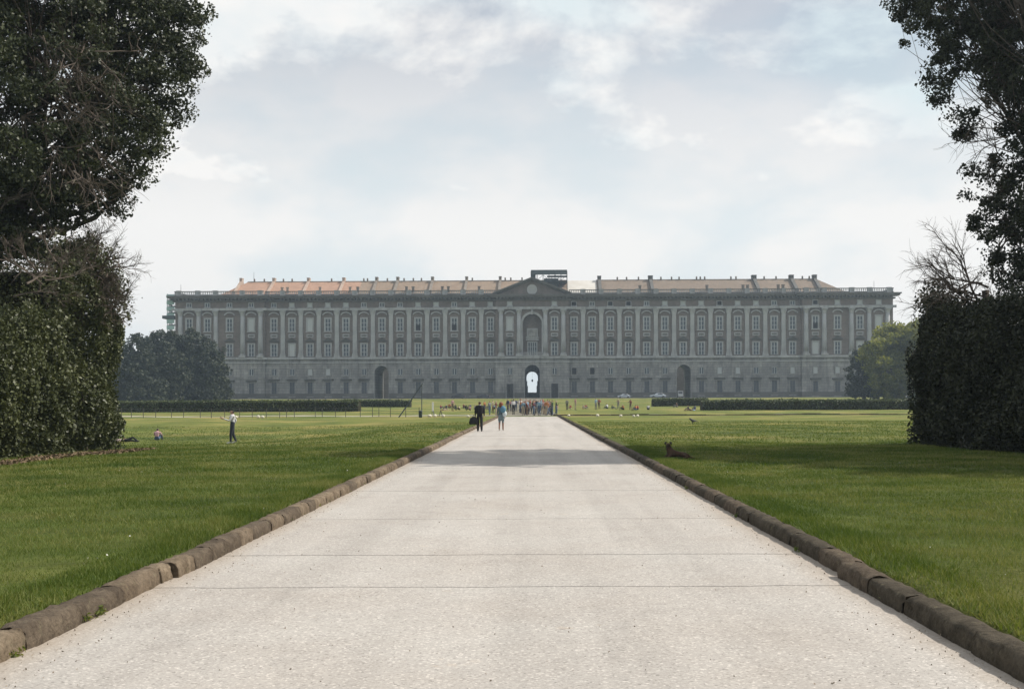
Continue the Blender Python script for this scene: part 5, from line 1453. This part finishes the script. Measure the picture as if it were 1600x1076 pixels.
# ------------------------------------------------------------------ dog lying in the shade
dog_c = mat('brown_dog_coat', (0.075, 0.045, 0.027), 0.9, (0.05, 0.03, 0.02), 9)
DJ = {'chest': ((0, 0, 0.19), (0.14, 0.15)), 'belly': ((0.30, 0.04, 0.145), (0.10, 0.105)), 'rump': ((0.58, 0.08, 0.12), (0.115, 0.11)), 'withers': ((-0.02, 0, 0.31), (0.115, 0.115)), 'neck': ((-0.05, -0.02, 0.41), 0.092), 'head': ((-0.06, -0.05, 0.505), (0.088, 0.085)), 'muz': ((-0.085, -0.16, 0.47), 0.058), 'nose': ((-0.095, -0.215, 0.465), 0.038),
      't1': ((0.72, 0.04, 0.04), 0.03), 't2': ((0.82, -0.06, 0.025), 0.022), 't3': ((0.88, -0.18, 0.02), 0.013),
      'e1': ((0.02, -0.14, 0.11), 0.055), 'f1': ((-0.08, -0.26, 0.045), 0.04), 'p1': ((-0.16, -0.42, 0.032), 0.036), 'e2': ((-0.06, 0.12, 0.12), 0.055), 'f2': ((-0.18, -0.02, 0.045), 0.038), 'p2': ((-0.28, -0.20, 0.032), 0.034),
      'k1': ((0.44, -0.13, 0.15), 0.075), 'h1': ((0.64, -0.18, 0.045), 0.04), 'q1': ((0.46, -0.26, 0.03), 0.034), 'k2': ((0.44, 0.22, 0.13), 0.07), 'h2': ((0.64, 0.27, 0.045), 0.04), 'q2': ((0.47, 0.30, 0.03), 0.034)}
DE = [('chest', 'belly', 0), ('belly', 'rump', 0), ('chest', 'withers', 0), ('withers', 'neck', 0), ('neck', 'head', 0), ('head', 'muz', 0), ('muz', 'nose', 0), ('rump', 't1', 0), ('t1', 't2', 0), ('t2', 't3', 0),
      ('chest', 'e1', 0), ('e1', 'f1', 0), ('f1', 'p1', 0), ('chest', 'e2', 0), ('e2', 'f2', 0), ('f2', 'p2', 0), ('rump', 'k1', 0), ('k1', 'h1', 0), ('h1', 'q1', 0), ('rump', 'k2', 0), ('k2', 'h2', 0), ('h2', 'q2', 0)]
ME_dog = skin_body('dog', DJ, DE, 2)
ME_dog.polygons.foreach_set('material_index', [0] * len(ME_dog.polygons)); ME_dog.materials.clear(); ME_dog.materials.append(dog_c)
q = lawn_at(1052, 716)
dog = tag(put('dog', ME_dog, None, (q.x - 0.1, q.y, q.z - 0.01), R(-6), (0.78,) * 3), 'brown dog lying in the shade on the right lawn with its head up', 'dog')
for sg, nm in ((-1, 'ear'), (1, 'ear')):
    e_ = MB(); e_.tube([(-0.06 + sg * 0.06, -0.04, 0.575), (-0.06 + sg * 0.095, -0.06, 0.555), (-0.06 + sg * 0.112, -0.07, 0.48)], [0.03, 0.045, 0.016], 6)
    e_.v = [(x, -0.05 + (y + 0.05) * 0.45, z) for x, y, z in e_.v]
    e_.put('ear', M_shoe, dog, smooth=True)
e_ = MB(); e_.ball((-0.098, -0.248, 0.474), 0.02, 0, 6, 4); e_.put('nose', M_shoe, dog)

# a crow on the right lawn
CJ = {'body': ((0, 0, 0.17), (0.075, 0.07)), 'breast': ((-0.10, 0, 0.19), (0.065, 0.065)), 'head': ((-0.17, 0, 0.265), 0.045), 'bill': ((-0.235, 0, 0.255), 0.012), 'tail': ((0.16, 0, 0.14), (0.045, 0.02)), 'tip': ((0.27, 0, 0.12), (0.04, 0.01)),
      'l1': ((-0.03, 0.035, 0.08), 0.012), 'f1': ((-0.04, 0.035, 0.006), 0.009), 'l2': ((-0.03, -0.035, 0.08), 0.012), 'f2': ((-0.04, -0.035, 0.006), 0.009)}
CE = [('body', 'breast', 0), ('breast', 'head', 0), ('head', 'bill', 0), ('body', 'tail', 0), ('tail', 'tip', 0), ('body', 'l1', 0), ('l1', 'f1', 0), ('body', 'l2', 0), ('l2', 'f2', 0)]
ME_crow = skin_body('bird', CJ, CE, 1)
ME_crow.polygons.foreach_set('material_index', [0] * len(ME_crow.polygons)); ME_crow.materials.clear(); ME_crow.materials.append(mat('dark_grey_feathers', (0.05, 0.05, 0.048), 0.6))
q = lawn_at(1083, 663)
tag(put('bird', ME_crow, None, q, R(20), (1.5,) * 3), 'small dark bird on the sunlit lawn beyond the dog', 'bird')

# ------------------------------------------------------------------ wire fence, prop, marker post and bin on the left
M_post = mat('weathered_fence_post', (0.10, 0.095, 0.08), 0.9)
fy = 121.5
fx0, fx1 = (190 - VX) / F * fy, (655 - VX) / F * fy
fence = tag(empty('wire_fence', ((fx0 + fx1) / 2, fy, GZ((fx0 + fx1) / 2, fy))), 'thin wire fence on short posts crossing the far left lawn', 'fence')
O = fence.location
pm = MB(); pm.tube([(0, 0, -0.05), (0, 0, 1.0)], 0.035, 5); ME_post = pm.mesh('post', M_post)
fpx = [190, 205, 224, 243.5, 268, 287, 313, 330, 351, 374.5, 394, 416, 437, 447.5, 460, 492.5, 503.5, 524, 540, 563, 582, 592, 610, 634, 655]
for px in fpx:
    x = (px - VX) / F * fy
    put('post', ME_post, fence, (x - O.x, random.uniform(-0.05, 0.05), GZ(x, fy) - O.z), scale=(1, 1, random.uniform(0.92, 1.08)))
for h in (0.35, 0.65, 0.92):
    wm = MB()
    pts = [((px - VX) / F * fy - O.x, 0.0, GZ((px - VX) / F * fy, fy) - O.z + h) for px in fpx]
    wm.tube(pts, 0.012, 3); wm.put('wire', M_lead, fence)
q = lawn_at(624, 650.5); d0 = 121.0
prop = tag(empty('leaning_prop', ((659 - VX) / F * d0, d0, GZ((659 - VX) / F * d0, d0))), 'dark upright pole with a long slanting prop, standing on the left lawn before the palace', 'pole')
m_ = MB(); m_.tube([(0, 0, -0.1), (0, 0, 3.5)], [0.055, 0.045], 6); m_.put('post', M_steel, prop)
m_ = MB(); m_.tube([(-2.45, -0.1, -0.03), (-1.1, -0.05, 1.85), (0.1, 0, 3.6)], [0.075, 0.07, 0.06], 6); m_.put('brace', M_steel, prop)
bn = tag(empty('litter_bin', (P(657.5, 650, d0).x, d0 - 0.4, GZ(P(657.5, 650, d0).x, d0))), 'dark green litter bin at the foot of the upright pole', 'bin')
m_ = MB(); m_.lathe([(0.15, 0), (0.18, 0.05), (0.2, 0.62), (0.2, 0.64)], 10); m_.put('body', mat('dark_green_bin', (0.018, 0.03, 0.022), 0.6), bn)
m_ = MB(); m_.lathe([(0.215, 0.641), (0.215, 0.69), (0.12, 0.76), (0.02, 0.78)], 10); m_.put('lid', M_steel, bn)
q = P(676, 648, 122)
mk = tag(empty('signboard', (q.x, 122.2, GZ(q.x, 122.2))), 'narrow white board on grey legs standing on the left lawn', 'sign')
m_ = MB(); m_.box(-0.10, 0.10, -0.03, 0.03, 0.62, 1.50); m_.add([(-0.10, -0.03, 1.501), (0.10, -0.03, 1.501), (0, -0.03, 1.62), (-0.10, 0.03, 1.501), (0.10, 0.03, 1.501), (0, 0.03, 1.62)], [(0, 1, 2), (5, 4, 3), (0, 2, 5, 3), (2, 1, 4, 5)])
m_.put('board', mat('white_paint', (0.72, 0.73, 0.72), 0.6), mk)
for dx, dy in ((-0.18, 0), (0.22, 0.1), (0.12, -0.2)):
    m_ = MB(); m_.tube([(dx, dy, -0.02), (dx * 0.3, dy * 0.2, 0.7)], 0.03, 5); m_.put('leg', mat('grey_metal_leg', (0.16, 0.165, 0.17), 0.5), mk)
sb = tag(empty('sawhorse', (P(690, 648, 122).x, 122.5, GZ(P(690, 648, 122).x, 122.5))), 'small wooden trestle beside the narrow white board', 'trestle')
for (a, b) in (((-0.35, 0, 0), (-0.15, 0, 0.7)), ((0.05, 0, 0), (-0.15, 0, 0.7)), ((-0.35, 0.4, 0), (-0.15, 0.4, 0.7)), ((0.05, 0.4, 0), (-0.15, 0.4, 0.7))):
    m_ = MB(); m_.tube([a, b], 0.03, 4); m_.put('leg', M_post, sb)
m_ = MB(); m_.tube([(-0.15, -0.1, 0.7), (-0.15, 0.5, 0.7)], 0.035, 4); m_.put('rail', M_post, sb)

# small pale stones along the crossing
M_pale = mat('pale_stone', (0.60, 0.57, 0.48), 0.8, (0.5, 0.47, 0.39), 6)
stv = []
for k in range(4):
    r_ = np.random.default_rng(k + 50)
    m_ = MB(); m_.ball((0, 0, 0.13), (0.2, 0.17, 0.15), 0, 8, 6)
    m_.v = [tuple(np.array(v) * (1 + r_.normal(0, 0.09, 3)) * np.array([1, 1, 1])) for v in m_.v]
    stv.append(m_.mesh('pale_stone', M_pale, True))
for i, (px, what) in enumerate(((361, 'behind the person in the white shirt, left of a pair'), (368, 'behind the person in the white shirt, right of a pair'), (402, 'by the wire fence, left of a close pair'), (410, 'by the wire fence, right of a close pair'), (671, 'at the left foot of the narrow white board'), (679, 'at the right foot of the narrow white board'), (692.5, 'below the small wooden trestle'), (731, 'left of the person in black'),
                       (889, 'at the right kerb by the crowd'), (933.5, 'alone on the right lawn, first after the kerb'), (970, 'alone on the right lawn, between the single stone and the pair'), (990.5, 'on the right lawn, left of a close pair'), (996, 'on the right lawn, right of a close pair'))):
    d = 120.0 if px > 700 or px < 600 else 121.5
    x = (px - VX) / F * d
    tag(put('pale_stone', stv[i % 4], None, (x, d + (i % 3) * 0.2, GZ(x, d) - 0.02), R(i * 50), (random.uniform(0.8, 1.15),) * 3), 'small pale stone ' + what, 'stone', 'pale stones along the crossing')
# low stone edging of the crossing on the right
eg = tag(empty('stone_edging', (20, 132.4, GZ(20, 132.4))), 'low dark stone edging across the right lawn before the crowd', 'edging', kind='structure')
for k in range(26):
    x = 3.6 + k * 2.2
    m_ = MB() if k == 0 else None
    if k == 0:
        m_ = MB(); m_.box(-1.085, 1.085, -0.1, 0.1, -0.1, 0.14); ME_edge = m_.mesh('edging_stone', M_kerb[1])
    put('edging_stone', ME_edge, eg, (x - 20, random.uniform(-0.02, 0.02), GZ(x, 132.4) - GZ(20, 132.4) + random.uniform(-0.02, 0.02)))

# ------------------------------------------------------------------ cars on the forecourt road
M_tyre = mat('black_tyre', (0.015, 0.015, 0.015), 0.9); M_rim = mat('wheel_rim', (0.35, 0.35, 0.36), 0.4, metallic=0.6); M_cglass = mat('car_glass', (0.02, 0.025, 0.03), 0.1, spec=0.6); M_lamp = mat('lamp_lens', (0.5, 0.5, 0.5), 0.2); M_tail = mat('tail_lens', (0.3, 0.02, 0.02), 0.3)
def car_meshes():
    prof = [(-2.05, 0.28), (-2.08, 0.62), (-1.95, 0.80), (-1.05, 0.92), (-0.45, 1.38), (0.15, 1.46), (0.95, 1.40), (1.55, 0.98), (2.0, 0.90), (2.06, 0.55), (2.0, 0.28)]
    b = MB()
    secs = []
    for y, k in ((-0.84, 0.0), (-0.80, 1.0), (0.80, 1.0), (0.84, 0.0)):
        secs.append([(x * (0.985 if k == 0 else 1), y * (0.80 if z > 0.95 else 1), z - (0.03 if k == 0 and z > 0.5 else 0)) for x, z in prof])
    n = len(prof)
    b.add([p for s in secs for p in s], [(r_ * n + i, r_ * n + (i + 1) % n, (r_ + 1) * n + (i + 1) % n, (r_ + 1) * n + i) for r_ in range(3) for i in range(n)] + [tuple(range(n - 1, -1, -1)), tuple(range(3 * n, 4 * n))])
    g = MB()
    for sg in (-1, 1):
        y = sg * 0.675; y2 = sg * 0.69
        g.add([(-0.92, sg * 0.80, 0.95), (0.12, sg * 0.80, 0.97), (0.12, y2, 1.38), (-0.42, y2, 1.33)], [(0, 1, 2, 3) if sg < 0 else (3, 2, 1, 0)])
        g.add([(0.2, sg * 0.80, 0.97), (1.4, sg * 0.80, 0.99), (0.92, y2, 1.34), (0.2, y2, 1.38)], [(0, 1, 2, 3) if sg < 0 else (3, 2, 1, 0)])
    g.add([(-1.03, -0.6, 0.96), (-1.03, 0.6, 0.96), (-0.48, 0.56, 1.385), (-0.48, -0.56, 1.385)], [(0, 1, 2, 3)])
    g.add([(1.53, -0.6, 1.02), (1.53, 0.6, 1.02), (1.0, 0.56, 1.40), (1.0, -0.56, 1.40)], [(3, 2, 1, 0)])
    w = MB(); w.lathe([(0.18, -0.1), (0.31, -0.1), (0.33, -0.05), (0.33, 0.05), (0.31, 0.1), (0.18, 0.1)], 12)
    w.v = [(x, z, y) for x, y, z in w.v]
    r_ = MB(); r_.lathe([(0.02, -0.085), (0.19, -0.105), (0.19, 0.105), (0.02, 0.085)], 10); r_.v = [(x, z, y) for x, y, z in r_.v]
    h = MB(); h.ball((0, 0, 0), (0.06, 0.2, 0.09), 0, 8, 5)
    return b, g, w.mesh('wheel', M_tyre, True), r_.mesh('rim', M_rim), h
cb, cg, ME_wheel, ME_rim, chd = car_meshes()
ME_cg = cg.mesh('windows', M_cglass); ME_hl = chd.mesh('headlight', M_lamp, True); ME_tl = chd.mesh('tail_light', M_tail, True)
def car(px, d, col, label, rz=0.0, sc_=(1, 1, 1)):
    x = (px - VX) / F * d
    r_ = tag(empty('parked_car', (x, d, GZ(x, d) + 0.06), rz), label, 'car', 'cars parked before the palace')
    r_.scale = sc_
    m = mat('car_paint', col, 0.35, spec=0.5)
    put('body', cb.mesh('body', m), r_); put('windows', ME_cg, r_)
    for wx in (-1.3, 1.3):
        for wy in (-0.78, 0.78):
            w_ = put('wheel', ME_wheel, r_, (wx, wy, 0.33)); put('rim', ME_rim, w_)
    for wy in (-0.6, 0.6):
        put('headlight', ME_hl, r_, (-2.05, wy, 0.68)); put('tail_light', ME_tl, r_, (2.03, wy, 0.78))
car(975, 382, (0.42, 0.46, 0.50), 'silver car parked before the palace, nearer to the central gate')
car(1028, 378, (0.40, 0.45, 0.50), 'silver car parked before the palace, next to its right-hand arch', 0.1, (1.25, 1, 1.05))
car(716, 376, (0.012, 0.014, 0.02), 'black car parked before the palace, further left of the central gate', 0, (1.1, 1, 1.1))
car(755, 376, (0.02, 0.022, 0.035), 'dark blue car parked before the palace, just left of the central gate')
# white van in the mouth of the right-hand arch
q = pal(51.0, 1.5, 0)
van = tag(empty('white_van', (q.x, q.y, GZ(q.x, q.y)), PA), 'white van standing in the mouth of the right-hand arch', 'van')
m_ = MB(); m_.box(-0.9, 0.9, 0, 3.2, 0.4, 2.35); m_.box(-0.92, 0.92, -0.9, -0.002, 0.4, 1.2)
m_.add([(-0.9, -0.7, 1.2), (0.9, -0.7, 1.2), (0.9, -0.002, 2.2), (-0.9, -0.002, 2.2), (-0.9, -0.002, 1.2), (0.9, -0.002, 1.2)], [(0, 1, 2, 3), (0, 3, 4), (1, 5, 2)])
m_.put('body', mat('white_van_paint', (0.55, 0.56, 0.56), 0.4), van)
m_ = MB(); m_.add([(-0.75, -0.66, 1.28), (0.75, -0.66, 1.28), (0.75, -0.1, 2.1), (-0.75, -0.1, 2.1)], [(0, 1, 2, 3)]); m_.put('windscreen', M_cglass, van)
for wx in (-0.8, 0.8):
    for wy in (-0.3, 2.4):
        put('wheel', ME_wheel, van, (wx, wy, 0.33), R(90))
for wx in (-0.65, 0.65): put('headlight', ME_hl, van, (wx, -0.92, 0.85), R(90))

# ------------------------------------------------------------------ summer haze
hz_ = MB(); hz_.box(-760, 760, -170, 1160, -6.0, 62.0)
hm_ = bpy.data.materials.new('haze'); hm_.use_nodes = True
ht = hm_.node_tree; ht.nodes.clear()
pv = N(ht, 'ShaderNodeVolumePrincipled')
pv.inputs['Color'].default_value = (0.66, 0.83, 1.0, 1); pv.inputs['Density'].default_value = HAZE; pv.inputs['Anisotropy'].default_value = 0.3
ho = N(ht, 'ShaderNodeOutputMaterial'); ht.links.new(pv.outputs[0], ho.inputs['Volume'])
if HAZE > 0:
    tag(hz_.put('haze', hm_), 'thin pale summer haze lying over the park', kind='stuff')
